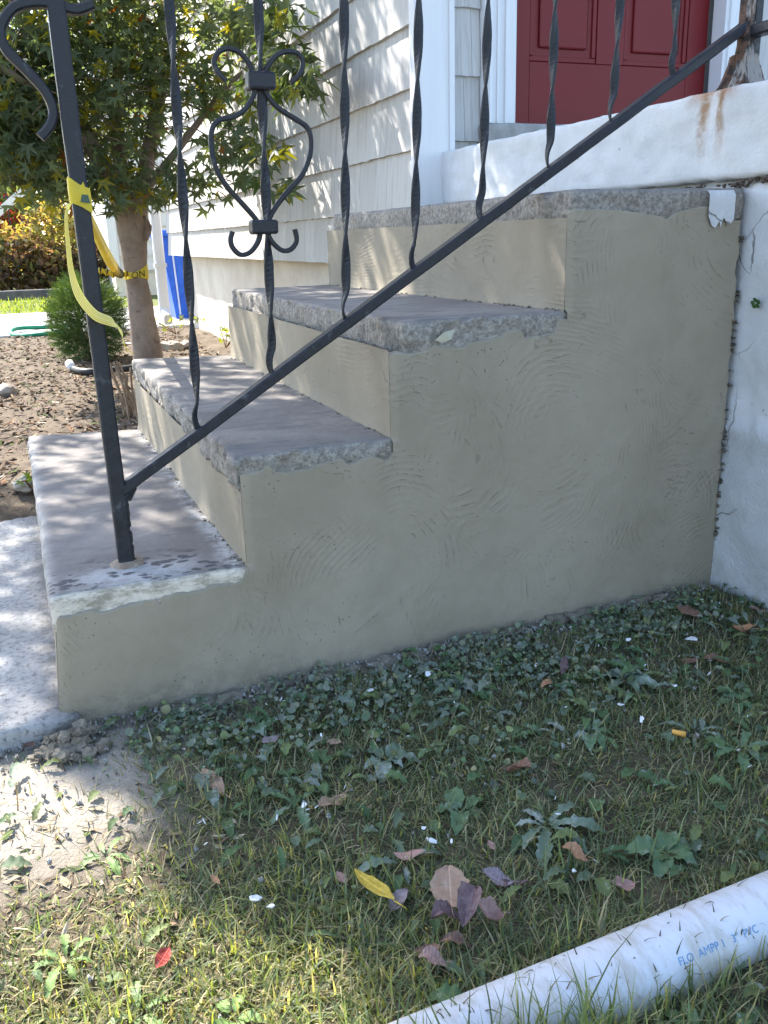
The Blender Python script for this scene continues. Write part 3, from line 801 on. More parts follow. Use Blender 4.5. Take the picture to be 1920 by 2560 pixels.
for k, (bx, by, tx) in enumerate(bxs):
    b_ = rp(bx, by); t_ = rp(tx, 0); zr = railz(b_[0])+.004; n_ = 100
    ztop = railz(b_[0])+.795; path = []; tw = []; scl = []
    ph = random.uniform(0, 3)
    for u in np.linspace(0, 1, n_):
        z = zr-.004+(ztop-zr)*u
        x = b_[0]+(t_[0]-b_[0])*min(1, (z-zr)/(t_[2]-zr))
        x += (.0 if z > zr+.05 else -.006*math.sin(min(1, (z-zr+.004)/.05)*math.pi))
        path.append((x, YR, z)); tw.append(ph+(z-zr)*math.pi/.126); scl.append(min(1, .62+.38*(z-zr)/.07) if z < zr+.07 else 1)
    BAL.append(path)
    bar('baluster', path, [(-.0078, -.0016), (-.0055, -.003), (.0055, -.003), (.0078, -.0016), (.0078, .0016), (.0055, .003), (-.0055, .003), (-.0078, .0016)], twist=tw, scale=scl)
def rs2(x, y): p = at(400+x*.4219, y*.4219, Y=YR-.004); return np.array([p[0], YR-.004, p[2]])
LS = [(388, 478), (345, 430), (320, 370), (345, 310), (400, 288), (470, 310), (520, 370), (553, 440), (572, 480), (555, 560), (510, 640), (440, 690), (350, 712), (308, 770), (305, 880), (332, 1000), (400, 1110), (490, 1210), (560, 1290), (592, 1345), (585, 1420), (540, 1490), (480, 1510), (432, 1470), (418, 1420), (430, 1372)]
RS = [(772, 492), (828, 440), (845, 370), (815, 318), (750, 306), (690, 330), (640, 390), (618, 440), (612, 480), (640, 570), (700, 640), (800, 705), (870, 755), (893, 830), (885, 930), (840, 1040), (760, 1130), (690, 1220), (650, 1290), (630, 1345), (655, 1420), (715, 1480), (770, 1480), (808, 1430), (798, 1358)]
for S_ in (LS, RS):
    P = spline([rs2(*p) for p in S_], 130)
    scl = [1+.10*fbm((u*17, S_[0][0], 0), 1, 3) for u in np.linspace(0, 1, 130)]
    bar('scroll', P, rect(.0085, .0075, .28), scale=scl)
for (cx, cy, wz) in ((597, 480, .026), (615, 1345, .022)):
    c = rs2(cx, cy)
    cl = box('collar', (c[0]-.0215, c[0]+.0215, YR-.016, YR+.012, c[2]-wz/2, c[2]+wz/2), IRON, rail, .004)
    for sx in (-.013, .006):
        V, F = sweep([(c[0]+sx, YR-.015, c[2]), (c[0]+sx, YR-.0195, c[2])], circ(.005, 8)); mk('rivet', V, F, IRON, cl)
sb = [(200, 10), (165, 22), (128, 14), (80, 6), (30, 18), (2, 60), (12, 105), (55, 150), (98, 198), (115, 240), (108, 272), (87, 297)]
P = spline([rp(*p) for p in sb], 60)
bar('side_scroll', P, rect(.020, .0135, .2))
for sx, sy in ((126, 18),):
    c = rp(sx, sy); V, F = sweep([(c[0], YR-.0128, c[2]), (c[0], YR-.015, c[2])], circ(.004, 8)); mk('rivet', V, F, IRON, post)
# landing post and its flared rusty foot
XL = 1.362
lp = bar('landing_post', [(XL, YR, .99), (XL, YR, 1.95)], rect(.022, .022, .12), mat=RUSTY)
bar('landing_post', [(XL+.025, YR+.006, .99), (XL+.025, YR+.006, 1.95)], rect(.022, .02, .12))
bar('landing_rail', [(XL+.012, YR+.02, 1.083), (XL+.012, -.2, 1.083), (XL+.012, -.76, 1.083)], rect(.03, .02, .16), ref=(1, 0, 0))
V, F = [], []
flut = 20
for j, (z, r) in enumerate(((.976, .040), (.984, .040), (1.0, .034), (1.03, .0245), (1.044, .022), (1.046, .0145), (1.07, .0115), (1.08, .0155), (1.098, .0135))):
    for i in range(flut):
        a_ = i*2*math.pi/flut; s = max(abs(math.cos(a_)), abs(math.sin(a_)))
        rr = r/s**.8*(1 if i % 2 else (.82 if .99 <= z <= 1.045 else 1))*(1+.06*mn.noise(Vector((a_*2, z*80, 0))))
        V.append((XL+.001+rr*math.cos(a_), YR+rr*math.sin(a_), z))
F = [(j*flut+i, j*flut+(i+1) % flut, (j+1)*flut+(i+1) % flut, (j+1)*flut+i) for j in range(8) for i in range(flut)]+[tuple(8*flut+i for i in range(flut))]
mk('post_foot', V, F, RUSTY, rail, smooth=False)
V, F = [], []
for i in range(26):
    me = random.choice(LUMPS); r = random.uniform(.002, .006); n0 = len(V); a_ = random.uniform(0, 6.28)
    V += [(XL-.002+.036*math.cos(a_)+v.co.x*r, YR+.036*math.sin(a_)+v.co.y*r, .984+v.co.z*r*.6) for v in me.vertices]; F += [tuple(n0+k for k in p.vertices) for p in me.polygons]
mk('rust_flakes', V, F, m_simple('orange_rust', (.25, .10, .03), (.40, .24, .12), 60, .95, .6), rail)

# ------------------------------------------------------------------ caution tape
def ribbon(name, pts, wid, mat, parent=None, n=40, fold=.25):
    "pts: centre points, wid: (width vector) per point; slightly cupped strip"
    P = spline(pts, n); W = spline(wid, n); V = []
    for i in range(n):
        t = np.array(P[min(i+1, n-1)])-np.array(P[max(i-1, 0)]); nn = np.cross(t, W[i]); nn /= np.linalg.norm(nn)+1e-9
        wl = np.linalg.norm(W[i])
        for a in np.linspace(-1, 1, 7):
            V.append(np.array(P[i])+np.array(W[i])*a*.5+nn*wl*(fold*(1-a*a)*.5+.03*math.sin(a*9+i*.35)))
    F = [(i*7+j, i*7+j+1, (i+1)*7+j+1, (i+1)*7+j) for i in range(n-1) for j in range(6)]
    return mk(name, V, F, mat, parent)
tp = empty('caution_tape', (.14, .10, .8), 'yellow caution tape knotted round the black post with a loose tail blowing', 'tape')
zc, hw = .808, .0165
xb = xp-.0028
ring = []
V, F = [], []
for i, (dx, dy) in enumerate(((-.0145, -.0145), (0, -.0155), (.0145, -.0145), (.0155, 0), (.0145, .0145), (0, .0155), (-.0145, .0145), (-.0155, 0))):
    tilt = -.006*(dx/.0145)
    top = hw+(.003 if i % 3 == 0 else -.002); bot = -hw-(.004 if i in (2, 3) else 0)
    V += [(xb+dx, YR+dy, zc+tilt+bot), (xb+dx*1.03, YR+dy*1.03, zc+tilt), (xb+dx, YR+dy, zc+tilt+top)]
F = [(i*3+j, ((i+1) % 8)*3+j, ((i+1) % 8)*3+j+1, i*3+j+1) for i in range(8) for j in range(2)]
mk('wrap', V, F, TAPE, tp, smooth=False)
V = [(xb-.0145, YR-.0162, zc+.020), (xb-.004, YR-.0168, zc+.004), (xb+.006, YR-.0166, zc+.018), (xb+.012, YR-.0163, zc-.006), (xb-.0140, YR-.0164, zc-.012)]
mk('fold', V, [(0, 4, 1), (1, 4, 3), (1, 3, 2)], TAPE, tp, smooth=False)
V = [(xb-.001, YR-.0175, zc-.010), (xb+.0125, YR-.0175, zc-.012), (xb+.0105, YR-.0175, zc-.0005), (xb+.002, YR-.0175, zc+.0005)]
mk('printed_patch', V, [(0, 1, 2, 3)], m_simple('grey_green_print', (.05, .09, .06), (.07, .11, .07), 40, .5, 0), tp, smooth=False)
def tpp(x, y, Y): p = ats(x, y, Y=Y); return np.array([p[0], Y, p[2]])
tail = [tpp(150, 440, .088), tpp(143, 470, .082), tpp(147, 530, .08), tpp(155, 590, .075), tpp(172, 640, .072), tpp(205, 680, .07), tpp(240, 695, .068), tpp(258, 710, .066), tpp(268, 742, .065)]
wid = [(.010, .004, 0), (.009, .006, .002), (.011, .006, .002), (.014, .005, .004), (.019, .004, .010), (.012, .004, .021), (.004, .006, .022), (-.010, .004, .006), (.007, .002, .002)]
wid = [tuple(.60*c for c in v) for v in wid]
ribbon('tail', tail, wid, m_tape(True), tp, 60, .35)
V, F = [], []
for k in range(9):
    a = -.9+k*.22
    pts = []
P0, W0 = spline(tail, 60), spline(wid, 60)
for a in (-.33, -.12, .1, .3):
    path = [P0[i]+np.array(W0[i])*a+np.array((0, -.0035, 0)) for i in range(4, 46)]
    v, f = sweep(path, circ(.0003, 4)); n0 = len(V); V += v; F += [tuple(n0+k for k in q_) for q_ in f]
mk('print_lines', V, F, m_simple('faded_print', (.52, .42, .12), (.6, .5, .16), 30, .6, 0), tp)
for k, (x, y) in enumerate(((275, 760), (290, 765))):
    path = spline([tpp(267, 738, .065), tpp(272, 752, .066), tpp(*(x, y), .066)], 10)
    V, F = sweep(path, circ(.0007, 5)); mk('strand', V, F, TAPE, tp)

tt = empty('caution_tape', (.62, 3.6, .58), 'yellow caution tape tied round the tree trunk and pulled taut towards the railing', 'tape')
TY = 3.7
def tc(y): p = ats(np.interp(y, [440, 600, 775], [281, 294, 321]), y, Y=TY); return np.array([p[0], TY, p[2]])
def trw(y): return (ats(np.interp(y, [430, 480, 600, 775], [322, 312, 319, 355]), y, Y=TY)-ats(np.interp(y, [430, 480, 600, 775], [236, 242, 270, 288]), y, Y=TY))[0]/2
cc = tc(592); rr = trw(592)+.005
V, F = [], []
n_ = 28
for i in range(n_+1):
    a = 2*math.pi*i/n_
    dx, dy = rr*math.cos(a), rr*math.sin(a)
    hh = .016+.026*max(0, math.cos(a-.1))
    zz = cc[2]+.010*math.cos(a)
    V += [(cc[0]+dx, cc[1]+dy, zz-hh), (cc[0]+dx*1.012, cc[1]+dy*1.012, zz), (cc[0]+dx, cc[1]+dy, zz+hh)]
F = [(i*3+j, (i+1)*3+j, (i+1)*3+j+1, i*3+j+1) for i in range(n_) for j in range(2)]
mk('wrap', V, F, TAPE, tt)
kn = np.array(tpp(262, 592, 3.58))
A = np.array([xb, YR+.016, zc]); L_ = [A+(kn-A)*t+np.array((0, 0, -.03*math.sin(t*math.pi))) for t in np.linspace(0, 1, 40)]
V, F = sweep(L_, [(a_*1.0, b_*.8) for a_, b_ in circ(.020, 10)], scale=[.35+.65*min(1, t*2.2) for t in np.linspace(0, 1, 40)], ref=(0, 0, 1)); mk('taut_line', V, F, TAPE, tt)
for k in range(14):
    t = .52+.034*k; p = A+(kn-A)*t+np.array((0, 0, -.03*math.sin(t*math.pi))); d = (kn-A)/np.linalg.norm(kn-A)
    V, F = sweep([p-d*.004*(1+k % 3), p+d*.004], [(a_*1.05, b_*.85) for a_, b_ in circ(.0202, 10)], ref=(0, 0, 1)); mk('stripe', V, F, INK, tt)
P = spline([tpp(212, 584, 3.55), tpp(228, 588, 3.56), tpp(245, 593, 3.57), kn, tpp(278, 592, 3.585)], 30)
V, F = sweep(P, rect(.035, .010), twist=[i*.55 for i in range(30)]); mk('twisted_end', V, F, TAPE, tt)
for i in range(2, 28, 6):
    V, F = sweep(P[i:i+2], rect(.0365, .0112), twist=[i*.55, (i+1)*.55]); mk('stripe', V, F, INK, tt)
def text_mesh(body, size, extr=.0004):
    cu = bpy.data.curves.new('t', 'FONT'); cu.body = body; cu.size = size; cu.resolution_u = 3
    o = bpy.data.objects.new('t', cu); COL.objects.link(o)
    dg = bpy.context.evaluated_depsgraph_get(); dg.update()
    me = bpy.data.meshes.new_from_object(o.evaluated_get(dg)); bpy.data.objects.remove(o); bpy.data.curves.remove(cu)
    V = np.array([v.co[:] for v in me.vertices]); F = [tuple(p.vertices) for p in me.polygons]; bpy.data.meshes.remove(me)
    return V, F
def letters(V, F, mat, parent):
    "every glyph a part of its own"
    par = list(range(len(V)))
    def fd(i):
        while par[i] != i: par[i] = par[par[i]]; i = par[i]
        return i
    for f in F:
        for a_ in f[1:]: par[fd(a_)] = fd(f[0])
    grp = {}
    for f in F: grp.setdefault(fd(f[0]), []).append(f)
    for fs in grp.values():
        ids = sorted({i for f in fs for i in f}); mp = {a_: b for b, a_ in enumerate(ids)}
        mk('letter', [V[i] for i in ids], [tuple(mp[i] for i in f) for f in fs], mat, parent, smooth=False)
TV, TF = text_mesh('ON', .048)
TV[:, 0] -= TV[:, 0].max()
V = []
for x, y, _ in TV:
    a = -math.pi/2+.62+x/rr
    V.append((cc[0]+(rr*1.012+.0015)*math.cos(a), cc[1]+(rr*1.012+.0015)*math.sin(a), cc[2]+.010*math.cos(a)-.017+y))
letters(V, TF, INK, tt)

# ------------------------------------------------------------------ leaf shapes for trees
def star_leaf():
    tips = [(90, 1.0), (90-48, .86), (90+48, .86), (90-100, .58), (90+100, .58)]
    rim = []
    for a, r in sorted(tips): rim.append((a, r))
    pts = [(-90, .02)]
    for i, (a, r) in enumerate(rim):
        pts += [(a-9, r*.60), (a, r), (a+9, r*.60)]
        if i < len(rim)-1: pts.append(((a+rim[i+1][0])/2, .30))
    V = [(0, .12, .03)]+[(r*math.cos(math.radians(a)), r*math.sin(math.radians(a))+.12, -.16*r*r-.05*(abs(math.sin(math.radians((a-90)*3.7))))) for a, r in pts]
    n_ = len(pts); F = [(0, i+1, i % n_+2 if i+1 < n_ else 1) for i in range(n_)]
    return np.array(V), F
SLV, SLF = star_leaf()
def frames(n_, droop=.55, r=rng):
    "random leaf frames: tip direction mostly out and down, blade facing up/out"
    d = r.normal(size=(n_, 3)); d[:, 2] = d[:, 2]*.5-droop; d /= np.linalg.norm(d, axis=1)[:, None]
    nn = r.normal(size=(n_, 3))*.8+np.array([-.1, .1, .9]); nn -= d*(nn*d).sum(1)[:, None]; nn /= np.linalg.norm(nn, axis=1)[:, None]
    return d, nn
def scatter(pos, size, V0, F0, droop=.55, r=rng):
    n_ = len(pos); d, nn = frames(n_, droop, r); s = np.cross(d, nn)
    V = pos[:, None, :]+size[:, None, None]*(V0[None, :, 0, None]*s[:, None, :]+V0[None, :, 1, None]*d[:, None, :]+V0[None, :, 2, None]*nn[:, None, :])
    m = len(V0); F = []
    Fa = np.array(F0); F = (Fa[None]+(np.arange(n_)*m)[:, None, None]).reshape(-1, Fa.shape[1])
    return V.reshape(-1, 3), F

# ------------------------------------------------------------------ maple tree
tree = empty('maple_tree', tuple(tc(775)[:2])+(.08,), 'small maple tree with dark star shaped leaves beside the steps', 'tree')
ys = [800, 775, 740, 700, 650, 600, 550, 500, 470, 445, 425]
path = [tc(y) for y in ys]; path[0] = path[0]+np.array((.004, 0, -.06))
rad = [trw(y)*(1.02 if y > 780 else 1) for y in ys]
path, rad = spline(path, 34), [float(v[0]) for v in spline([(r, 0, 0) for r in rad], 34)]
V, F = sweep(path, circ(1.0, 18), ref=(1, 0, 0), scale=rad)
V = [Vector(v)+ (Vector(v)-Vector((path[i//18]))).normalized()*.006*fbm(v, 9, 3) for i, v in enumerate(V)]
trunk = mk('trunk', V, F, BARK, tree)
kc = ats(307, 490, Y=TY); V, F = [], []
me = lump(1.0, 21, 1.0, 3)
V = [(kc[0]+v.co.x*.032, TY-.03+v.co.y*.04, kc[2]+v.co.z*.085) for v in me.vertices]; F = [tuple(p.vertices) for p in me.polygons]
mk('burl', V, F, BARK, trunk)
fork = np.array(path[-1])
BR = []
def limb(pts, r0, r1, n_=16):
    P = spline(pts, n_); V, F = sweep(P, circ(1.0, 9), ref=(1, .3, 0), scale=list(np.linspace(r0, r1, n_)))
    mk('limb', V, F, BARK, tree); BR.append(P)
limb([fork+(-.02, 0, -.06), fork+(-.12, -.05, .15), fork+(-.35, -.1, .6), fork+(-.55, -.25, 1.3), fork+(-.7, -.4, 2.4)], .055, .018)
limb([fork+(.03, 0, -.06), fork+(.12, .05, .2), fork+(.25, .1, .65), fork+(.3, -.1, 1.3), fork+(.1, -.2, 2.4)], .05, .016)
limb([fork+(0, .02, -.05), fork+(-.02, .15, .3), fork+(.05, .4, .9), fork+(-.2, .5, 1.8)], .045, .015)
limb([fork+(.05, 0, .0), fork+(.25, -.1, .22), fork+(.5, -.2, .5), fork+(.75, -.3, .7)], .025, .008)
limb([fork+(-.05, 0, .0), fork+(-.25, -.2, .3), fork+(-.5, -.4, .5), fork+(-.8, -.6, .6)], .03, .008)
limb([fork+(-.3, -.1, .55), fork+(-.9, .0, 1.2), fork+(-1.4, .1, 2.2)], .03, .01)
limb([fork+(-.5, -.2, 1.2), fork+(-.9, -.5, 1.9), fork+(-1.5, -.6, 2.9)], .025, .01)
# leaf positions: a big airy crown plus the low skirt that hangs into view
def ellip(n_, c, r_):
    v = rng.normal(size=(n_, 3)); v /= np.linalg.norm(v, axis=1)[:, None]
    return np.array(c)+v*(rng.random(n_)[:, None]**(1/2.2))*np.array(r_)
def canopy(n_, xr, yr, zr, tr, gap=-9.0, gs=5.0):
    "sprays of the upper crown standing up-sun of a patch of ground or steps"
    x, y = rng.uniform(*xr, n_), rng.uniform(*yr, n_); z = rng.uniform(*zr, n_); t = rng.uniform(*tr, n_)/SUNV[2]
    k = np.array([fbm((a_, b_, gs), gs, 3) for a_, b_ in zip(x, y)]) > gap
    return (np.stack([x, y, z], -1)+t[:, None]*SUNV)[k]
wide = np.vstack([ellip(1700, (-.3, 3.5, 3.3), (1.4, 1.35, 1.4)), ellip(700, (-1.0, 3.4, 3.3), (.8, .9, 1.2)), ellip(800, (.55, 3.5, 2.9), (.75, .9, .9))])
siding_shade = canopy(560, (1.18, 1.22), (1.3, 2.75), (.75, 1.75), (1.0, 2.1), -9)
siding_shade = siding_shade[np.array([fbm((p[1]-p[0]*0-(1.2-p[0])/.4*.97, p[2]-(1.2-p[0])/.4, 5), 6.5, 3) for p in siding_shade]) > .10]
lawn_shade = canopy(7200, (.0, 1.9), (-1.25, .0), (0, 0), (3.0, 4.3))
step_shade = canopy(2100, (-.55, 1.35), (-.02, 1.35), (.2, .8), (1.9, 3.1), -.02, 7.0)
landing_shade = canopy(120, (1.2, 1.6), (-.4, 1.25), (.6, 1.0), (1.9, 3.0), .02, 7.0)
skirt = np.vstack([ellip(3600, (.36, 3.72, 1.62), (.62, .6, .68)), ellip(900, (.05, 3.5, 1.35), (.34, .4, .36)), ellip(500, (.93, 3.6, 1.75), (.36, .35, .45))])
# hanging sprays seen against the siding: (photo x, y, spread px, count)
spr = []
for (x, y, s, c_) in ((455, 200, 70, 110), (520, 60, 70, 130), (600, 30, 45, 50), (610, 130, 40, 50), (640, 170, 40, 55), (655, 140, 25, 22), (470, 330, 60, 75), (530, 300, 50, 50), (540, 375, 45, 34), (590, 330, 18, 10), (620, 400, 9, 4), (600, 410, 18, 8), (440, 410, 45, 30), (380, 380, 50, 50), (340, 420, 30, 25), (300, 410, 50, 60), (200, 390, 45, 60), (100, 400, 60, 80), (250, 440, 25, 20), (40, 330, 60, 80), (190, 430, 25, 14)):
    for i in range(c_):
        px, py = x+random.gauss(0, s*.55), y+random.gauss(0, s*.5)
        Yd = min(3.45, ats(px, py, X=1.06)[1] if px > 330 else 9)+random.gauss(-.03, .10); spr.append(ats(px, py, Y=Yd))
skirt = np.vstack([skirt, np.array(spr)])
def clumps(P, n_, r_):
    "gather leaves into sprays so that the crown has dense shade and clean gaps"
    c = P[rng.choice(len(P), n_, replace=False)]
    return c[rng.integers(0, n_, len(P))]+rng.normal(size=(len(P), 3))*np.array((r_, r_, r_*.6))
def limit(P, fade=True):
    "prune the crown the way the light shows it was: open over the bed and the lawn corner"
    t = P[:, 2]/SUNV[2]; g = P-t[:, None]*SUNV; x, y = g[:, 0], g[:, 1]
    keep = np.ones(len(P), bool)
    bound = np.interp(-y, [-.05, .08, .32, .50, .60, .66, .75, 1.0], [-.6, -.03, .075, .115, .21, .27, .26, .24])
    keep &= ~((y < -.02) & (x < bound+.05))
    bed = (y > 1.32) & (x < .5)
    keep &= ~(bed & (rng.random(len(P)) < .90))
    # far end of the siding is sunlit
    ts = (P[:, 0]-XW)/SUNV[0]; h = P-ts[:, None]*SUNV
    on = (h[:, 2] > .3) & (h[:, 2] < 2.6) & (P[:, 0] < XW)
    lit = on & (h[:, 1] > 2.55+.55*(1.6-h[:, 2])*-1.0) & (rng.random(len(P)) < .72)
    keep &= ~lit
    thin = on & (h[:, 1] < 2.9) & (rng.random(len(P)) < .15)
    keep &= ~thin
    return P[keep]
crown = limit(np.vstack([clumps(wide, 260, .11), siding_shade, lawn_shade, step_shade, landing_shade])); crown = crown[crown[:, 2] > 1.55]
def ptint(n_):
    c = np.empty((n_, 3)); r = rng.random(n_)
    c[:] = np.array([.080, .108, .064])*(1+.8*rng.random((n_, 1)))
    y_ = r > .88; c[y_] = np.array([.24, .22, .025])*(.6+.8*rng.random((y_.sum(), 1)))
    o_ = r > .985; c[o_] = np.array([.20, .08, .02])
    return c
LEAFMAT = m_colattr('maple_leaf', .45, .52)
skd = np.array([np.dot(p-CAM, _f) for p in skirt])
inv = []
for i in np.argsort(skd):
    d = skirt[i]-CAM; zf = d@_f; px, py = 960+FPX*(d@_R)/zf, 1280-FPX*(d@_U)/zf
    if 0 < px < 1920 and 0 < py < 700: inv.append(i)
    if len(inv) == 300: break
rest = np.setdiff1d(np.arange(len(skirt)), inv)
allp = np.vstack([crown, skirt[rest]])
size = np.concatenate([rng.uniform(.055, .085, len(crown)), rng.uniform(.052, .080, len(rest))])
V, F = scatter(allp, size, SLV, SLF)
colr = np.repeat(ptint(len(allp)), len(SLV), axis=0)
cr = mk('crown', V, F, LEAFMAT, tree, smooth=False, col=colr); cr['kind'] = 'stuff'
LM = []
for k in range(8):
    me = bpy.data.meshes.new('leaf'); Vs = SLV.copy(); Vs[:, 2] += .1*np.sin(Vs[:, 0]*3+k)
    me.from_pydata([tuple(v) for v in Vs], [], SLF); a = me.color_attributes.new('Col', 'FLOAT_COLOR', 'POINT')
    c = np.ones((len(Vs), 4), np.float32); c[:, :3] = np.array([.085, .114, .066])*(.75+.12*k) if k < 6 else (np.array([.16, .16, .02]) if k == 6 else np.array([.05, .085, .02])); a.data.foreach_set('color', c.ravel())
    me.materials.append(LEAFMAT); LM.append(me)
d, nn = frames(len(inv)); s = np.cross(d, nn)
base_inv = Matrix.Identity(4)
for q_, i in enumerate(inv):
    o = bpy.data.objects.new('leaf', LM[q_ % 8 if random.random() < .8 else 2]); COL.objects.link(o); o.parent = cr
    p = skirt[i]; sz = random.uniform(.055, .082)
    M_ = Matrix(((s[q_][0]*sz, d[q_][0]*sz, nn[q_][0]*sz, p[0]), (s[q_][1]*sz, d[q_][1]*sz, nn[q_][1]*sz, p[1]), (s[q_][2]*sz, d[q_][2]*sz, nn[q_][2]*sz, p[2]), (0, 0, 0, 1)))
    o.matrix_parent_inverse = base_inv; o.matrix_basis = M_
# fine twigs
V, F = [], []
for i in range(120):
    p = skirt[random.randrange(len(skirt))]; b_ = np.array(BR[random.randrange(len(BR))][random.randrange(3, 12)])
    if np.linalg.norm(p-b_) > .8: continue
    v, f = sweep(spline([b_, (b_+p)/2+np.array((0, 0, .06)), p], 6), circ(.003, 4)); n0 = len(V); V += v; F += [tuple(n0+k for k in q_) for q_ in f]
mk('twigs', V, F, BARK, tree)

# ------------------------------------------------------------------ soil bed
def flakes(n_, xr, yr, smin, smax, cols, zf, curl=.3, r=rng, dens=None):
    x = r.uniform(*xr, n_); y = r.uniform(*yr, n_)
    if dens is not None:
        k = np.array([dens(a, b) for a, b in zip(x, y)]) > r.random(n_); x, y = x[k], y[k]
    n_ = len(x); z = np.array([zf(a, b) for a, b in zip(x, y)])
    T = np.array([(-1, 0, 0), (-.4, -.42, curl*.5), (.5, -.35, curl*.3), (1, .05, curl), (.4, .4, curl*.2), (-.5, .36, curl*.6)])
    TF_ = [(0, 1, 2, 3), (0, 3, 4, 5)]
    a = r.uniform(0, 6.283, n_); tl = r.normal(0, .35, n_); sz = r.uniform(smin, smax, n_); asp = r.uniform(.25, 1, n_)
    c, s_ = np.cos(a), np.sin(a)
    lx = T[None, :, 0]*sz[:, None]; ly = T[None, :, 1]*(sz*asp)[:, None]; lz = T[None, :, 2]*sz[:, None]+lx*np.sin(tl)[:, None]
    V = np.stack([x[:, None]+lx*c[:, None]-ly*s_[:, None], y[:, None]+lx*s_[:, None]+ly*c[:, None], z[:, None]+lz+sz[:, None]*.12], -1).reshape(-1, 3)
    F = (np.array(TF_)[None]+(np.arange(n_)*6)[:, None, None]).reshape(-1, 4)
    cc_ = np.array(cols)[r.integers(0, len(cols), n_)]*r.uniform(.7, 1.25, (n_, 1))
    return V, F, np.repeat(cc_, 6, 0)
def gzz(x, y): return gz(x, y)+.012*fbm((x, y, 9), 5, 4)
V, F, c = flakes(9000, (-.55, 1.15), (1.27, 6.3), .006, .026, [(.20, .13, .08), (.30, .23, .15), (.11, .07, .045), (.38, .32, .24), (.16, .11, .09), (.09, .11, .03), (.27, .15, .08)], gzz, dens=lambda a, b: 1.0 if b < 4 else .6)
tag(mk('leaf_litter', V, F, m_colattr('dry_litter', .9), None, False, c), 'dry leaf litter and wood chips scattered over the brown soil bed', 'litter', kind='stuff')
V, F = [], []
for i in range(1500):
    x, y = random.uniform(-.55, 1.1), random.uniform(1.27, 6.2)
    me = random.choice(LUMPS); r = random.choice((.003, .005, .008, .012))*random.uniform(.7, 1.3); n0 = len(V)
    V += [(x+v.co.x*r, y+v.co.y*r, gzz(x, y)+v.co.z*r*.8) for v in me.vertices]; F += [tuple(n0+k for k in p.vertices) for p in me.polygons]
tag(mk('soil_clods', V, F, m_simple('dark_soil_clods', (.06, .042, .03), (.14, .10, .07), 30, .95, .4)), 'crumbly brown soil clods in the planting bed', 'soil', kind='stuff')
STONE = m_simple('pale_field_stone', (.30, .26, .22), (.44, .39, .34), 15, .9, .5, .004)
for (x, y, r, lab) in ((368, 752, .075, 'rounded tan stone lying against the base of the maple trunk'), (10, 848, .055, 'brown stone in the soil bed at the left edge of the picture'), (400, 748, .05, 'flat pale stone near the foundation wall'), (52, 1045, .030, 'small grey stone near the corner of the concrete walkway')):
    p = ats(x, y, Z=.085); me = lump(r, x % 13+2, .6, 3); me.materials.append(STONE); me.polygons.foreach_set('use_smooth', [True]*len(me.polygons))
    o = link('stone', me); o.location = (p[0], p[1], .085); tag(o, lab, 'stone', 'stones in the planting bed')
# black irrigation pipe with white cap
p = [ats(x, y, Z=.10) for x, y in ((158, 797), (185, 803), (230, 800), (300, 792), (340, 770))]
ip = empty('irrigation_pipe', tuple(p[0]), 'black irrigation pipe with a white end cap lying under the juniper', 'pipe')
V, F = sweep(spline(p, 24), circ(.018, 10), ref=(0, 0, 1)); mk('hose', V, F, BLACK, ip)
d = (p[0]-p[1])/np.linalg.norm(p[0]-p[1]); V, F = sweep([p[0]+d*.005, p[0]+d*.05+np.array((0, 0, .03))], circ(.022, 10), ref=(0, 0, 1)); mk('cap', V, F, TRIM, ip)
p = spline([ats(x, y, Z=.14) for x, y in ((262, 742), (300, 745), (330, 760))], 12)
V, F = sweep(p, circ(.006, 6), ref=(0, 0, 1)); mk('thin_tube', V, F, TRIM, ip)
# dried stems
dp = empty('dried_plant', tuple(ats(272, 880, Z=.09)), 'clump of dry brown cut stems beside the far end of the bottom step', 'plant')
DRY = m_simple('dry_stem', (.20, .12, .07), (.36, .26, .17), 30, .9, .3)
for i in range(15):
    b_ = np.array(ats(282+random.gauss(0, 9), 895+random.gauss(0, 8), Z=.085)); h = random.uniform(.10, .22)
    tp_ = b_+np.array((random.gauss(-.02, .05), random.gauss(0, .05), h)); md = (b_+tp_)/2+np.array((random.gauss(0, .012), 0, 0))
    V, F = sweep(spline([b_-np.array((0, 0, .02)), md, tp_], 8), circ(.0045, 6)); mk('stem', V, F, DRY, dp)
# juniper
def sprays(n_, c, r_, seg, col1, col2, up=.3):
    V, F, C = [], [], []
    for i in range(n_):
        v = rng.normal(size=3); v /= np.linalg.norm(v); p = np.array(c)+v*np.array(r_)*(rng.random()**.4)
        if p[2] < .09: continue
        d = v*np.array((1, 1, .6))+np.array((0, 0, up))+rng.normal(size=3)*.35; d /= np.linalg.norm(d)
        sd = np.cross(d, rng.normal(size=3)); sd /= np.linalg.norm(sd); L_ = rng.uniform(.6, 1.3)*seg
        cl = np.array(col1)+(np.array(col2)-np.array(col1))*rng.random()
        for k in range(5):
            b_ = p+d*L_*k/5; sgn = 1 if k % 2 else -1
            for sg in (1, -1):
                n0 = len(V); e = b_+(d*.55+sd*sg*.8)*L_*.34*(1-k*.12)
                V += [b_-d*L_*.03, b_+d*L_*.05, e]; F.append((n0, n0+1, n0+2)); C += [cl]*3
        n0 = len(V); V += [p-sd*.0015, p+sd*.0015, p+d*L_*1.2]; F.append((n0, n0+1, n0+2)); C += [cl]*3
    return V, F, np.array(C)
jc = np.array(ats(190, 715, Y=4.4)); jn = empty('juniper_shrub', (jc[0], 4.4, .08), 'low feathery green juniper shrub in front of the maple trunk', 'shrub')
V, F, c = sprays(5200, (jc[0], 4.4, .30), (.22, .26, .27), .055, (.035, .075, .030), (.10, .16, .045))
o = mk('foliage', V, F, m_colattr('juniper_needles', .7, .2), jn, False, c)
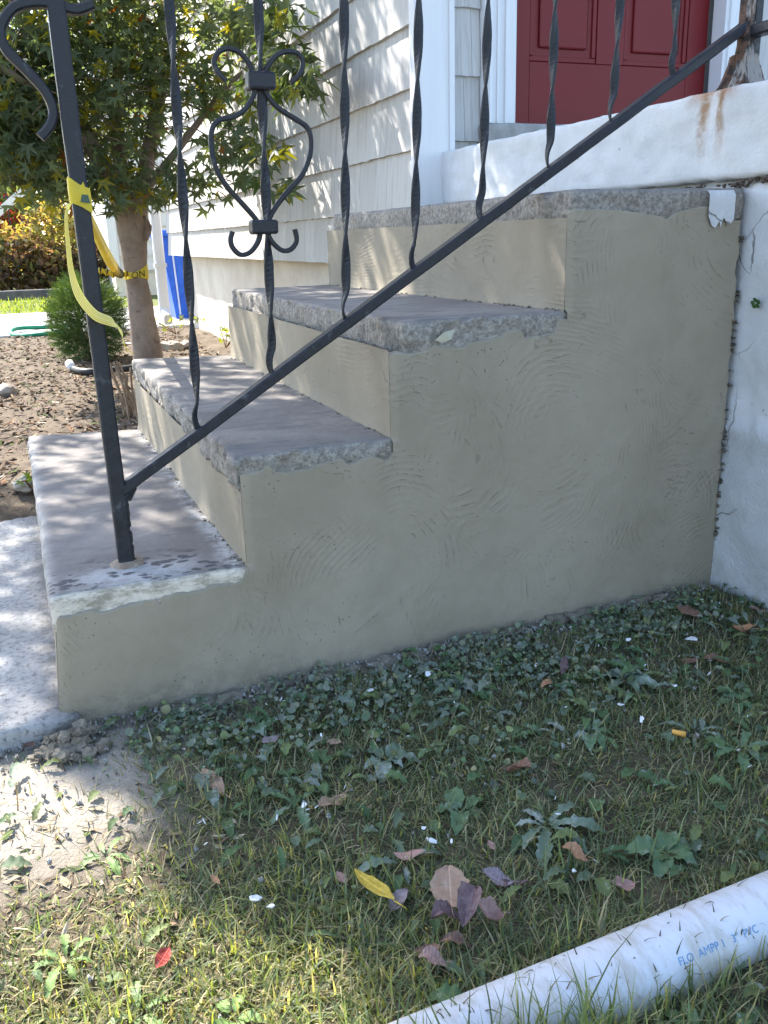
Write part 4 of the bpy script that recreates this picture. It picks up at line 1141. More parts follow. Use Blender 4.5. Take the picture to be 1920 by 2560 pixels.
for i in range(6):
    a = i*1.05; V, F = sweep([(jc[0], 4.4, .07), (jc[0]+.10*math.cos(a), 4.4+.1*math.sin(a), .3)], circ(.008, 6)); mk('stem', V, F, BARK, jn)
def leafy(name, px, py, Zg, n_, spread, hgt, c1, label):
    b_ = np.array(ats(px, py, Z=Zg)); e = empty(name, tuple(b_), label, 'plant')
    for i in range(n_):
        a = random.uniform(0, 6.28); rr_ = random.random()**.5*spread; p = b_+np.array((rr_*math.cos(a), rr_*math.sin(a), hgt*random.uniform(.4, 1)))
        V, F = scatter(np.array([p]), np.array([random.uniform(.030, .045)]), SLV, SLF, .1)
        mk('leaf', V, F, LEAFMAT, e, False, np.repeat(np.array([c1])*random.uniform(.7, 1.3), len(V), 0))
        if i % 3 == 0:
            V, F = sweep([b_, (b_+p)/2+np.array((0, 0, .01)), p], circ(.003, 5)); mk('stem', V, F, DRY, e)
leafy('yellow_plant', 488, 752, .09, 16, .10, .13, (.20, .24, .03), 'small yellow green plant at the foot of the cream foundation beside the steps')
leafy('yellow_plant', 380, 722, .09, 24, .22, .12, (.17, .20, .04), 'patch of yellowing low leaves below the downspout')
leafy('ground_plant', 66, 1053, .08, 5, .04, .03, (.10, .16, .02), 'few light green leaves flat on the soil by the walkway corner')
# green hose
hc = ats(100, 716, Z=.075)
P = [(hc[0]+.27*math.cos(a), hc[1]+.42*math.sin(a), .085+.008*math.sin(a*3)) for a in np.linspace(0, 2*math.pi*1.94, 70)]
V, F = sweep(P, circ(.017, 8), ref=(0, 0, 1)); tag(mk('garden_hose', V, F, m_simple('green_rubber', (.01, .18, .10), (.02, .26, .15), 20, .5, 0)), 'loop of green garden hose lying at the driveway edge', 'hose')
# recycling bin
bn = empty('recycling_bin', (1.42, 7.4, .04), 'blue recycling bin behind the downspout at the house corner', 'bin')
BLUE = m_simple('blue_bin_plastic', (.012, .07, .40), (.02, .10, .50), 8, .45, 0)
BLUE2 = m_simple('pale_blue_stripe', (.35, .42, .60), (.42, .5, .66), 8, .5, 0)
x0, x1 = ats(343, 515, Y=7.2)[0], ats(402, 570, Y=7.2)[0]+.10
xb0 = ats(382, 690, Y=7.2)[0]
zt = ats(345, 512, Y=7.2)[2]
V = [(xb0, 7.2, .05), (x1-.06, 7.2, .05), (x1-.06, 7.62, .05), (xb0, 7.62, .05), (x0, 7.12, zt), (x1, 7.12, zt), (x1, 7.72, zt), (x0, 7.72, zt)]
mk('body', V, [(0, 1, 5, 4), (1, 2, 6, 5), (2, 3, 7, 6), (3, 0, 4, 7), (0, 3, 2, 1), (4, 5, 6, 7)], BLUE, bn, smooth=False)
xm = x0+.6*(x1-x0)
V, F = boxVF(xm, xm+.02, 7.06, 7.2, .1, .2); V = [(xb0+.03, 7.19, .10), (xb0+.045, 7.19, .10), (x0+.10, 7.11, zt-.06), (x0+.085, 7.11, zt-.06)]
mk('stripe', V, [(0, 1, 2, 3)], BLUE2, bn, smooth=False)
ld = box('lid', (x0-.085, x1+.04, 7.06, 7.78, zt+.003, zt+.06), BLUE, bn, .02)
for k in range(4): box('rib', (x0-.08+.025*k, x0-.07+.025*k, 7.052, 7.0595, zt+.008, zt+.055), BLUE2, ld)
for sx in (xb0+.06, x1-.12):
    V, F = sweep([(sx-.03, 7.66, .13), (sx+.03, 7.66, .13)], circ(.10, 16), ref=(0, 0, 1)); mk('wheel', V, F, BLACK, bn)

# ------------------------------------------------------------------ far background
nb = empty('neighbour_house', (5, 16, 0), 'white clapboard house beyond the driveway, seen past the maple trunk', 'house')
NX0 = ats(236, 500, Y=12.2)[0]
V, F = boxVF(NX0, 10, 12.25, 20, .35, 6.0); mk('wall', V, F, m_simple('white_clapboard_wall', (.60, .58, .55), (.66, .64, .61), 6, .8, 0), nb, smooth=False)
CLAP = m_simple('white_clapboard', (.60, .58, .55), (.68, .66, .62), 6, .8, 0)
for r in range(27):
    z = .38+.2*r; V = [(NX0-.004, 12.212, z), (9.9, 12.212, z), (9.9, 12.244, z+.2), (NX0-.004, 12.244, z+.2), (NX0-.004, 12.244, z), (9.9, 12.244, z)]
    mk('clapboard', V, [(0, 1, 2, 3), (0, 4, 5, 1)], CLAP, nb, smooth=False)
V, F = boxVF(NX0+.02, 9.9, 12.26, 19.9, -.05, .345); mk('foundation', V, F, CREAM, nb, smooth=False)
V, F = boxVF(NX0-.03, NX0+.09, 12.17, 12.208, .30, 5.9); mk('corner_board', V, F, TRIM, nb, smooth=False)
V, F = ([(NX0-.5, 11.7, 5.95), (10.5, 11.7, 5.95), (10.5, 20.5, 5.95), (NX0-.5, 20.5, 5.95), (NX0-.5, 16, 9), (10.5, 16, 9)], [(0, 1, 5, 4), (3, 4, 5, 2), (0, 4, 3), (1, 2, 5), (0, 3, 2, 1)]); mk('roof', V, F, bpy.data.materials['grey_roof_shingle'], nb, smooth=False)
HM = m_colattr('autumn_leaves', .7, .4)
QV = np.array([(-.5, 0, 0), (0, -.3, .1), (.5, 0, 0), (0, .3, .1)]); QF = [(0, 1, 2, 3)]
def shrub(x, y, r_, zt_, n_, cols, label, size=.055, name='hedge_shrub', grp='shrubs beyond the driveway'):
    e = empty(name, (x, y, .03), label, 'shrub', grp)
    v = rng.normal(size=(n_, 3)); v /= np.linalg.norm(v, axis=1)[:, None]
    P = np.array((x, y, zt_*.5))+v*np.array((r_, r_*.7, zt_*.52))*(rng.random(n_)[:, None]**.35)
    P += .12*np.array([[fbm(p, 2.2, 2), 0, fbm(p+9, 2.2, 2)] for p in P]); P = P[P[:, 2] > .04]
    V, F = scatter(P, rng.uniform(.6, 1.3, len(P))*size, QV*2, QF, .1)
    c = np.array(cols)[rng.integers(0, len(cols), len(P))]*rng.uniform(.6, 1.3, (len(P), 1))
    mk('foliage', V, F, HM, e, False, np.repeat(c, 4, 0))
    for i in range(7):
        a = i*.9; V, F = sweep([(x, y, 0), (x+r_*.5*math.cos(a), y+r_*.3*math.sin(a), zt_*.7)], circ(.015, 5)); mk('stem', V, F, BARK, e)
YEL = [(.40, .33, .10), (.34, .26, .10), (.32, .31, .12), (.20, .22, .09), (.34, .22, .11)]
BRN = [(.17, .10, .07), (.22, .13, .09), (.12, .09, .07), (.26, .20, .08), (.12, .13, .05)]
shrub(-.55, 14.0, .75, 1.25, 2200, YEL, 'golden yellow shrub behind the dark kerb, leftmost of the row')
shrub(.25, 13.6, .6, .9, 2200, BRN, 'brown leaved low shrub behind the dark kerb')
shrub(.7, 14.2, .65, 1.45, 2400, YEL, 'tall yellow green shrub behind the black post of the railing')
shrub(1.15, 13.5, .5, .85, 1500, BRN, 'purplish brown shrub beside the white house corner')
shrub(-1.5, 13.8, .8, 1.1, 1500, BRN, 'brown shrub at the far left edge beyond the driveway')
shrub(-1.0, 22, 1.6, 2.1, 1800, [(.22, .03, .03), (.28, .05, .03), (.16, .03, .03)], 'dark red leaved bush behind the black fence', .10)
shrub(1.6, 25, 3.0, 5.5, 3800, [(.30, .28, .04), (.12, .16, .03), (.22, .22, .05)], 'big yellowing tree far behind the maple', .16, 'background_tree', 'trees far behind')
shrub(-3.2, 27, 3.2, 6.5, 3400, [(.09, .14, .03), (.2, .22, .05), (.12, .16, .04)], 'big green tree far off at the left', .17, 'background_tree', 'trees far behind')
# strip of lawn beyond the drive
def blades(n_, xr, yr, L0, L1, wd, cols, zf, dens=None, lean=.8, r=rng, segs=3):
    x = r.uniform(*xr, n_); y = r.uniform(*yr, n_)
    if dens is not None:
        k = dens(x, y) > r.random(n_); x, y = x[k], y[k]
    n_ = len(x); z = np.array([zf(a, b) for a, b in zip(x, y)])-.004
    L_ = r.uniform(L0, L1, n_)*r.uniform(.6, 1.0, n_); az = r.uniform(0, 6.283, n_); th = np.clip(np.abs(r.normal(lean, .45, n_)), .1, 1.5); bend = r.normal(.45, .5, n_)
    w_ = wd*r.uniform(.6, 1.3, n_)
    P = []; cx, cy, cz = x.copy(), y.copy(), z.copy(); t = th-bend*.5
    V = np.empty((n_, (segs+1)*2-1, 3))
    sx, sy = -np.sin(az), np.cos(az)
    for s in range(segs+1):
        f = 1-(s/segs)**1.6
        if s < segs:
            V[:, s*2, 0] = cx-sx*w_*f*.5; V[:, s*2, 1] = cy-sy*w_*f*.5; V[:, s*2, 2] = cz
            V[:, s*2+1, 0] = cx+sx*w_*f*.5; V[:, s*2+1, 1] = cy+sy*w_*f*.5; V[:, s*2+1, 2] = cz
        else: V[:, s*2] = np.stack([cx, cy, cz], -1)
        h = np.sin(t)*L_/segs; cx = cx+np.cos(az)*h; cy = cy+np.sin(az)*h; cz = np.maximum(cz+np.cos(t)*L_/segs, z+.003); t = t+bend/segs*1.4
    m = (segs+1)*2-1; off = (np.arange(n_)*m)[:, None, None]
    Q = np.array([(s*2, s*2+1, s*2+3, s*2+2) for s in range(segs-1)]); T = np.array([((segs-1)*2, (segs-1)*2+1, segs*2)])
    F = [tuple(q_) for q_ in (Q[None]+off).reshape(-1, 4)]+[tuple(q_) for q_ in (T[None]+off).reshape(-1, 3)]
    c = np.array(cols)[r.integers(0, len(cols), n_)]*r.uniform(.65, 1.3, (n_, 1))
    return V.reshape(-1, 3), F, np.repeat(c, m, 0)
GM = m_colattr('grass_blade', .55, .42, (2.3, 2.3, .8))
GRN = [(.11, .145, .075), (.14, .175, .09), (.17, .20, .10), (.125, .16, .095), (.10, .135, .08), (.34, .30, .20), (.22, .22, .13), (.30, .27, .17)]
V, F, c = blades(7000, (-2.6, 1.3), (9.3, 12.55), .05, .11, .012, [(.16, .2, .03), (.2, .22, .04), (.12, .17, .03)], lambda a, b: .02, segs=2)
tag(mk('far_grass', V, F, GM, None, False, c), 'strip of bright lawn between the driveway and the dark kerb', 'grass', kind='stuff')
# black picket fence with a pale handrail
fn = empty('metal_fence', (-.6, 17, 0), 'black metal picket fence and pale handrail far behind the shrubs', 'fence')
for i in range(16):
    x = -2.6+.22*i; box('picket', (x, x+.025, 17, 17.025, 0.02, 1.75), BLACK, fn)
for z in (.3, 1.6): box('rail', (-2.62, .75, 16.97, 16.995, z, z+.04), BLACK, fn)
for dz in (0, .18):
    p0, p1 = ats(-10, 460+dz*60, Y=16.5), ats(75, 385+dz*60, Y=16.5)
    V, F = sweep([p0, p1], rect(.05, .07)); mk('handrail', V, F, TRIM, fn, smooth=False)
rh = empty('brick_house', (-4, 34, 0), 'dull red house far behind the fence at the left', 'house')
V, F = boxVF(-9, 1.0, 33, 40, 0, 5); mk('wall', V, F, m_simple('red_far_wall', (.22, .06, .05), (.28, .09, .07), 3, .9, 0), rh, smooth=False)
V, F = ([(-9.5, 32.5, 4.95), (1.5, 32.5, 4.95), (1.5, 40.5, 4.95), (-9.5, 40.5, 4.95), (-9.5, 36.5, 7.6), (1.5, 36.5, 7.6)], [(0, 1, 5, 4), (3, 4, 5, 2), (0, 4, 3), (1, 2, 5), (0, 3, 2, 1)]); mk('roof', V, F, bpy.data.materials['grey_roof_shingle'], rh, smooth=False)
for x in (-5.5, -3, -.8):
    f_ = box('window', (x, x+.9, 32.93, 33.02, 1.2, 2.6), TRIM, rh)
    box('pane', (x+.08, x+.82, 32.915, 32.9295, 1.28, 2.52), m_simple('dark_glass', (.03, .035, .04), (.05, .05, .06), 2, .1, 0) if x == -5.5 else bpy.data.materials['dark_glass'], f_)

# ------------------------------------------------------------------ lawn in front
def lawn_z(x, y): return gz(x, y)+.007*fbm((x, y, 0), 6, 3)
_dn = {}
def lawn_density(x, y):
    n_ = np.array([fbm((a, b, 4), 7, 3) for a, b in zip(x, y)])
    d = np.clip(.9+.8*n_, .15, 1)
    d *= np.clip((-y-.01)/.06, .2, 1)
    # bare trodden patch at the left by the walkway
    bare = np.clip(1-np.hypot((x+.10)/.33, (y+.22)/.30), 0, 1); d *= np.clip(1-1.8*bare, .05, 1)
    d *= np.where(x < .12, np.clip(.50+.5*(-y-.35)/.4, .25, 1), 1)
    d *= np.where((y > -.02) & (x < 1.30), 0, 1)
    return d
V, F, c = blades(125000, (-.35, 1.6), (-1.02, -.012), .016, .046, .0024, GRN, lawn_z, lawn_density, 1.12)
tag(mk('lawn_grass', V, F, GM, None, False, c), 'short matted green lawn grass in front of the steps', 'grass', kind='stuff')
V, F, c = blades(3600, (-.3, 1.6), (-1.02, -.5), .045, .085, .0032, GRN[:5], lawn_z, lambda x, y: np.where(x < .18, .4, .55)*lawn_density(x, y), .75)
tag(mk('tall_grass', V, F, GM, None, False, c), 'longer arching grass blades in the nearest part of the lawn', 'grass', kind='stuff')
V, F, c = blades(9000, (-.35, 1.6), (-1.02, -.03), .02, .06, .0020, [(.34, .28, .16), (.28, .22, .12), (.40, .34, .2), (.2, .14, .08)], lawn_z, lambda x, y: np.where(x < .2, 1.0, .42)*np.clip((-y)/.15, .2, 1), 1.35)
tag(mk('dry_grass', V, F, m_colattr('dry_straw', .8, .15), None, False, c), 'dead straw coloured blades lying in the lawn', 'grass', kind='stuff')
V, F, c = blades(15000, (-.35, .50), (-1.02, -.36), .018, .05, .0028, [(.20, .23, .06), (.26, .27, .09), (.40, .35, .2), (.17, .21, .06), (.34, .30, .15)], lawn_z, lambda x, y: np.clip((-y-.36)/.25, 0, 1)*np.clip((.40-x+.25*(-y-.6))/.12, 0, 1)*np.clip(1-1.6*np.clip(1-np.hypot((x+.10)/.33, (y+.22)/.30), 0, 1), .05, 1), 1.1)  # dry blades in brighter yellows, sunlight put into the grass colour
tag(mk('sunlight_tint_grass', V, F, GM, None, False, c), 'yellowish dry grass tinted brighter for sunlight in the bright lower left corner of the lawn', 'grass', kind='stuff')
V, F, c = blades(16000, (-2.5, 4.5), (-4.5, -1.0), .03, .07, .005, GRN, gz, None, .9, segs=2)
tag(mk('outer_grass', V, F, GM, None, False, c), 'lawn grass continuing on the viewer side', 'grass', kind='stuff')
# clover and ground ivy along the foot of the render
CV = []
for k in range(8): CV.append((.5*math.cos(k*math.pi/4), .45*math.sin(k*math.pi/4)+.4, .10*math.cos(k*math.pi/2)))
CV = np.array([(0, .4, -.03)]+CV); CF = [(0, i+1, (i+1) % 8+1) for i in range(8)]
n_ = 9500
x = rng.uniform(-.05, 1.55, n_); y = -.015-np.abs(rng.normal(0, .26, n_)); nz_ = np.array([fbm((a, b, 8), 6, 3) for a, b in zip(x, y)])
k = (nz_ > -.12+.45*np.clip((-y-.12)/.3, 0, 2)) & (y > -.75) & (x > .08+.35*np.clip(-y-.05, 0, 1)) & ~((y > -.03) & (x > 1.28))
x, y = x[k], y[k]; n_ = len(x)
P = np.stack([x, y, np.array([lawn_z(a, b) for a, b in zip(x, y)])+rng.uniform(.003, .024, n_)], -1)
def flat_scatter(P, size, V0, F0, tilt=.45):
    n_ = len(P); nn = rng.normal(size=(n_, 3))*tilt+np.array([0, -.15, 1]); nn /= np.linalg.norm(nn, axis=1)[:, None]
    d = rng.normal(size=(n_, 3)); d -= nn*(nn*d).sum(1)[:, None]; d /= np.linalg.norm(d, axis=1)[:, None]; s = np.cross(d, nn)
    V = P[:, None, :]+size[:, None, None]*(V0[None, :, 0, None]*s[:, None]+V0[None, :, 1, None]*d[:, None]+V0[None, :, 2, None]*nn[:, None])
    Fa = np.array(F0); return V.reshape(-1, 3), (Fa[None]+(np.arange(n_)*len(V0))[:, None, None]).reshape(-1, Fa.shape[1])
V, F = flat_scatter(P, np.clip(rng.lognormal(math.log(.0065), .45, n_), .003, .017), CV, CF)
cl = np.array([(.09, .14, .07), (.12, .165, .085), (.085, .125, .075), (.17, .20, .08), (.12, .145, .10), (.20, .19, .10)])[rng.integers(0, 6, n_)]*rng.uniform(.65, 1.3, (n_, 1))
grey = (rng.random(n_) < np.clip(.75-(-y)*2.0, .05, 1)); cl[grey] = cl[grey]*.55+np.array([.22, .235, .19])*.45
tag(mk('clover_patch', V, F, m_colattr('clover_leaf', .7, .15, dusty=.5), None, False, np.repeat(cl, 9, 0)), 'low clover and ground ivy dusted with cement along the foot of the steps', 'ground cover', kind='stuff')
# cement crumbs and paint dust
V, F = [], []
for i in range(1100):
    x = random.uniform(-.12, 1.27); y = -.008-abs(random.gauss(0, .035)) if random.random() < .75 else -abs(random.gauss(0, .25))
    if x < .05 and random.random() < .25: y = random.uniform(-.3, -.03)
    me = random.choice(LUMPS); r = random.choice((.0008, .0012, .0018, .003)); n0 = len(V)
    V += [(x+v.co.x*r, y+v.co.y*r, lawn_z(x, y)+.002+random.random()*.008+v.co.z*r) for v in me.vertices]; F += [tuple(n0+k for k in p.vertices) for p in me.polygons]
tag(mk('cement_crumbs', V, F, m_simple('pale_cement_crumbs', (.28, .26, .22), (.44, .42, .38), 60, .95, .3)), 'fine cement crumbs scattered along the foot of the rendered wall', 'debris', kind='stuff')
V, F, c = flakes(3800, (-.3, .42), (-1.0, -.10), .003, .013, [(.32, .26, .17), (.24, .18, .11), (.16, .11, .07), (.40, .34, .24), (.14, .17, .06), (.2, .22, .1)], lawn_z, .35, dens=lambda a, b: min(1, max(.12, 1.1-2.6*(a+.1)))*min(1, max(.06, (-b-.22)/.15)))
tag(mk('lawn_litter', V, F, bpy.data.materials['dry_litter'], None, False, c), 'dry clippings and leaf bits in the thin sunlit grass at the left corner', 'litter', kind='stuff')
# heap of mortar lumps at the corner
for i in range(52):
    u = random.random(); px, py = (random.gauss(165, 38), random.gauss(1592, 20)) if i < 38 else (random.uniform(70, 240), 1612+random.uniform(-12, 16))
    p = ats(px, py, Y=-.03-.05*random.random()) if i < 24 else ats(px, py+10, Z=.008)
    me = LUMPS[i % 7]; o = bpy.data.objects.new('mortar_lump', me); COL.objects.link(o)
    s = random.choice((.005, .007, .010, .014)); o.scale = (s, s*random.uniform(.7, 1.1), s*random.uniform(.6, .95)); o.rotation_euler = (random.uniform(-.5, .5), random.uniform(-.5, .5), random.uniform(0, 6)); o.location = (p[0], min(p[1], -.014), max(.006, min(p[2], .030)))
    tag(o, 'damp grey mortar lump in the heap at the bottom corner of the steps', 'mortar lump', 'mortar lumps heaped at the step corner')
for i in range(36):
    x = .12+1.14*(i+random.random())/36; me = LUMPS[i % 7]; o = bpy.data.objects.new('mortar_lump', me); COL.objects.link(o)
    s = random.uniform(.007, .020)*(1.2 if random.random() < .25 else 1); o.scale = (s*random.uniform(1, 1.8), s*random.uniform(.6, 1), s*.55); o.rotation_euler = (.2, random.uniform(-.2, .2), random.uniform(-.4, .4))
    o.location = (x, -.012-.6*s, gz(x, 0)+.004); tag(o, 'flattened mortar dropping along the foot of the rendered wall', 'mortar lump', 'mortar droppings along the wall foot')

# ------------------------------------------------------------------ weeds
def blade_leaf(L_, W_, kind, seed, droop=.5, lift=.55):
    rs = random.Random(seed); n_ = 12; V = []
    for i in range(n_+1):
        u = i/n_
        if kind == 'dandelion': w_ = W_*(.18+.82*u**.9)*(1-u**5)*(1+(.38 if i % 2 else -.30)*(.4+.6*(1-u)))
        elif kind == 'plantain': w_ = W_*max(.10, math.sin(math.pi*min(1, u**.85*.98+.02))**.8)
        else: w_ = W_*max(.12, math.sin(math.pi*u**.7)**.7)*(1+.10*math.sin(i*2.3+seed))
        if i == n_: w_ = .001
        h = L_*(lift*u-(lift+droop)*u*u*.62); wv = .12*w_*math.sin(i*1.7+seed)
        for a in (-1, -.5, 0, .5, 1):
            V.append((L_*u*.95, a*w_*.5, h+abs(a)*w_*.16+wv*a))
    F = [(i*5+j, (i+1)*5+j, (i+1)*5+j+1, i*5+j+1) for i in range(n_) for j in range(4)]
    return V, F
WG = m_leaf('weed_leaf_green', (.055, .10, .040), (.085, .135, .055), .45)
WD = m_leaf('weed_leaf_dusty', (.075, .11, .065), (.12, .15, .105), .55)
WL = m_leaf('weed_leaf_light', (.09, .15, .035), (.12, .18, .05), .25)
def weed(px, py, n_, L_, W_, kind, mat, label, lift=.55, droop=.5):
    p = ats(px, py, Z=.015); p = np.array((p[0], p[1], lawn_z(p[0], p[1]))); e = empty('weed', tuple(p), label, 'weed')
    a0 = random.uniform(0, 6)
    for i in range(n_):
        s = random.uniform(.5, 1.05); V, F = blade_leaf(L_*s, W_*s, kind, i+int(px), droop*random.uniform(.6, 1.3), lift*random.uniform(.6, 1.3))
        me = bpy.data.meshes.new('leaf'); me.from_pydata(V, [], F); me.materials.append(mat); me.polygons.foreach_set('use_smooth', [True]*len(me.polygons))
        o = bpy.data.objects.new('leaf', me); COL.objects.link(o); o.parent = e; a = a0+i*2*math.pi/n_+random.uniform(-.3, .3)
        o.rotation_euler = (random.uniform(-.25, .25), 0, a); o.location = (.006*math.cos(a), .006*math.sin(a), .004+.003*i/n_)
weed(830, 1640, 7, .062, .030, 'dock', WD, 'dusty broad leaved weed in the middle of the lawn below the rendered wall')
weed(985, 1490, 7, .055, .020, 'dock', WD, 'grey dusted weed rosette near the wall foot, right of the straw patch')
weed(1180, 1790, 8, .070, .027, 'dandelion', WD, 'large dusty dandelion rosette right of centre in the lawn')
weed(1440, 1850, 6, .055, .032, 'dock', WG, 'crumpled broad green dock plant above the white pipe', .9, .7)
weed(1350, 1480, 8, .060, .024, 'plantain', WD, 'plaster spattered plantain rosette near the brown leaves')
weed(1500, 1590, 10, .050, .012, 'dandelion', WD, 'whitened dead weed tuft beside the orange cigarette end')
weed(1275, 1590, 7, .050, .022, 'plantain', WG, 'green plantain with white paint specks right of the lawn centre')
weed(640, 1735, 6, .060, .022, 'dandelion', WG, 'flat dandelion rosette left of the broad tan leaf')
weed(1000, 1750, 5, .045, .026, 'dock', WG, 'pair of green weed leaves between the grass, above the round tan leaf')
weed(1600, 1640, 7, .055, .024, 'dandelion', WG, 'dark green weed at the right edge of the lawn')
weed(1590, 1530, 6, .050, .022, 'plantain', WG, 'green weed in the shade near the right edge below the brown leaves')
weed(870, 1860, 4, .055, .022, 'dandelion', WD, 'grey green dandelion leaves beside the pinkish brown leaf')
weed(545, 1560, 6, .038, .024, 'dock', WG, 'small leafy weed at the wall foot near the left')
weed(1650, 1325, 5, .035, .032, 'dock', WG, 'round leaved weed at the foot of the white landing wall')
weed(225, 1830, 6, .040, .016, 'dandelion', WL, 'sunlit weed rosette at the edge of the shade')
weed(140, 2060, 7, .045, .018, 'dandelion', WL, 'sunlit green weed in the thin grass at bottom left')
weed(500, 2180, 5, .04, .022, 'plantain', WL, 'bright sunlit plantain at the bottom of the picture')
weed(300, 2170, 5, .04, .016, 'dandelion', WL, 'sunlit weed tuft at the bottom, left of the red leaf')
# odd broad leaves lying through the lawn, and flecks of plaster
V, F, C_ = [], [], []
for i in range(1150):
    x = random.uniform(-.1, 1.5); y = -random.uniform(.03, .95) if random.random() < .55 else -random.uniform(.03, .35)
    if x < .05+.35*(-y) and random.random() < .85: continue
    kd = random.choice(('dock', 'dandelion', 'plantain')); L_ = random.uniform(.014, .040); v, f = blade_leaf(L_, L_*random.uniform(.3, .6), kd, i, random.uniform(.2, .7), random.uniform(.2, .7))
    a = random.uniform(0, 6.28); ca, sa = math.cos(a), math.sin(a); z = lawn_z(x, y)+random.uniform(.004, .016); n0 = len(V)
    V += [(x+p[0]*ca-p[1]*sa, y+p[0]*sa+p[1]*ca, z+p[2]) for p in v]; F += [tuple(n0+k for k in q_) for q_ in f]
    g = np.array(random.choice(((.07, .12, .05), (.09, .14, .055), (.10, .135, .08), (.13, .16, .06))))*random.uniform(.75, 1.2)
    if random.random() < max(0, .5+y): g = g*.5+np.array((.13, .14, .125))
    C_ += [g]*len(v)
tag(mk('weed_leaves', V, F, bpy.data.materials['clover_leaf'], None, True, np.array(C_)), 'small broad weed leaves mixed through the lawn grass', 'ground cover', kind='stuff')
V, F, c = flakes(700, (.15, 1.4), (-.62, -.02), .0012, .0045, [(.55, .55, .54), (.48, .48, .46), (.40, .40, .37)], lambda a, b: lawn_z(a, b)+random.uniform(.004, .02), .2, dens=lambda a, b: max(.12, 1+2.2*b)*(1 if fbm((a, b, 2), 8, 2) > -.1 else .2))
tag(mk('plaster_flecks', V, F, CHIP, None, False), 'tiny white plaster flecks sprinkled over the clover and grass', 'debris', kind='stuff')
# tall grass tuft against the white wall
tg = empty('grass_tuft', tuple(ats(1597, 1300, Z=.03)), 'two tall dark grass stalks against the white landing wall', 'grass tuft')
for i, (tx, ty) in enumerate(((1632, 1238), (1568, 1245), (1625, 1290), (1608, 1262), (1580, 1280))):
    b_ = np.array(ats(1597, 1303, Y=-.05)); t_ = np.array(ats(tx, ty, Y=-.05+.01*i)); t_[1] = -.05
    V, F = sweep(spline([b_, (b_*.5+t_*.5)+np.array((0, 0, .006)), t_], 8), [(-.0016, 0), (0, -.0005), (.0016, 0), (0, .0005)], scale=list(np.linspace(1, .25, 8))); mk('blade', V, F, WG, tg)

# ------------------------------------------------------------------ fallen leaves
LCOL = {'tan': ((.30, .19, .13), (.40, .27, .19)), 'brown': ((.15, .075, .05), (.24, .13, .085)), 'yellow': ((.44, .30, .035), (.56, .40, .07)), 'pink': ((.27, .15, .125), (.37, .23, .19)),
        'purple': ((.12, .07, .075), (.20, .125, .125)), 'orange': ((.38, .17, .09), (.48, .26, .13)), 'red': ((.28, .03, .022), (.38, .06, .04)), 'lilac': ((.24, .18, .19), (.34, .27, .28))}
LMAT = {k: m_leaf('fallen_leaf_'+k, a, b_, .12 if k != 'yellow' else 0, .12, .65) for k, (a, b_) in LCOL.items()}
def fallen(px, py, Lpx, asp, ang, color, label, curl=.2, lift=.011, tiltx=0, oval=False, stem=True, group='fallen leaves on the lawn'):
    p = ats(px, py, Z=.02); dist = np.linalg.norm(p-CAM); L_ = Lpx*K/FPX*dist*1.12
    p = np.array((p[0], p[1], lawn_z(p[0], p[1])+lift)); n_ = 12; V = []; sd = px*.37
    for i in range(n_+1):
        u = i/n_; prof_ = math.sin(math.pi*min(max(u*(.96 if oval else .99)+.01, 0), 1))**(.55 if oval else .85)
        w_ = max(.02, asp*prof_)*(1+.06*math.sin(i*2.7+sd)+.13*mn.noise(Vector((u*7, sd, 0))))
        for a in (-1, -.66, -.33, 0, .33, .66, 1):
            V.append((u-.5, a*w_*.5, curl*(a*a*w_*.5)+.35*curl*math.sin(u*4+sd)+.05*a*math.sin(i*1.1+sd)*w_+ (.03+.08*curl)*mn.noise(Vector((u*5, a*2.5, sd)))))
    F = [(i*7+j, (i+1)*7+j, (i+1)*7+j+1, i*7+j+1) for i in range(n_) for j in range(6)]
    if stem:
        n0 = len(V); v, f = sweep([(.48, 0, .01), (.62, .02, .02), (.74, .05, .0)], circ(.012, 5)); V += [tuple(q_) for q_ in v]; F += [tuple(n0+k for k in q_) for q_ in f]
    me = bpy.data.meshes.new('fallen_leaf'); me.from_pydata(V, [], F); me.materials.append(LMAT[color]); me.polygons.foreach_set('use_smooth', [True]*len(me.polygons))
    o = bpy.data.objects.new('fallen_leaf', me); COL.objects.link(o); o.location = p; o.scale = (L_, L_, L_)
    # picture angle (clockwise from right, foreshortened) to heading on the ground
    g = ats(px+math.cos(math.radians(ang))*10, py+math.sin(math.radians(ang))*10, Z=p[2])-ats(px, py, Z=p[2])
    k_ = np.linalg.norm(g)/(10*K/FPX*dist); o.scale = (L_*min(k_, 1.9), L_, L_)
    o.rotation_euler = (tiltx, random.uniform(-.1, .1), math.atan2(g[1], g[0]))
    return tag(o, label, 'leaf', group)
fallen(460, 1685, 68, .42, 50, 'tan', 'narrow tan fallen leaf lying diagonally in the lawn at left')
fallen(718, 1735, 66, .55, -38, 'tan', 'broad curled tan leaf with whitish dust beside the dandelion rosette', .35)
fallen(583, 1592, 34, .8, -30, 'lilac', 'small pale pinkish leaf near the wall foot at left')
fallen(722, 1600, 28, .7, 10, 'tan', 'small torn tan leaf left of the dusty broad weed')
fallen(1190, 1488, 42, .5, -18, 'orange', 'curled orange tan leaf just below the upright dark leaf', .5)
fallen(1218, 1455, 42, .42, -78, 'purple', 'dark leaf standing almost upright among the clover', .1, .02, .7)
fallen(1487, 1345, 58, .62, 12, 'brown', 'oval reddish brown leaf near the foot of the landing', -.15, .02)
fallen(1605, 1377, 44, .55, 5, 'orange', 'crumpled orange brown leaf near the right edge', .6, .02)
fallen(1487, 1442, 40, .6, 8, 'brown', 'small brown leaf, left of the pair below the paint chip', .3)
fallen(1548, 1440, 52, .6, 0, 'brown', 'wider brown leaf, right of the pair below the paint chip', .25)
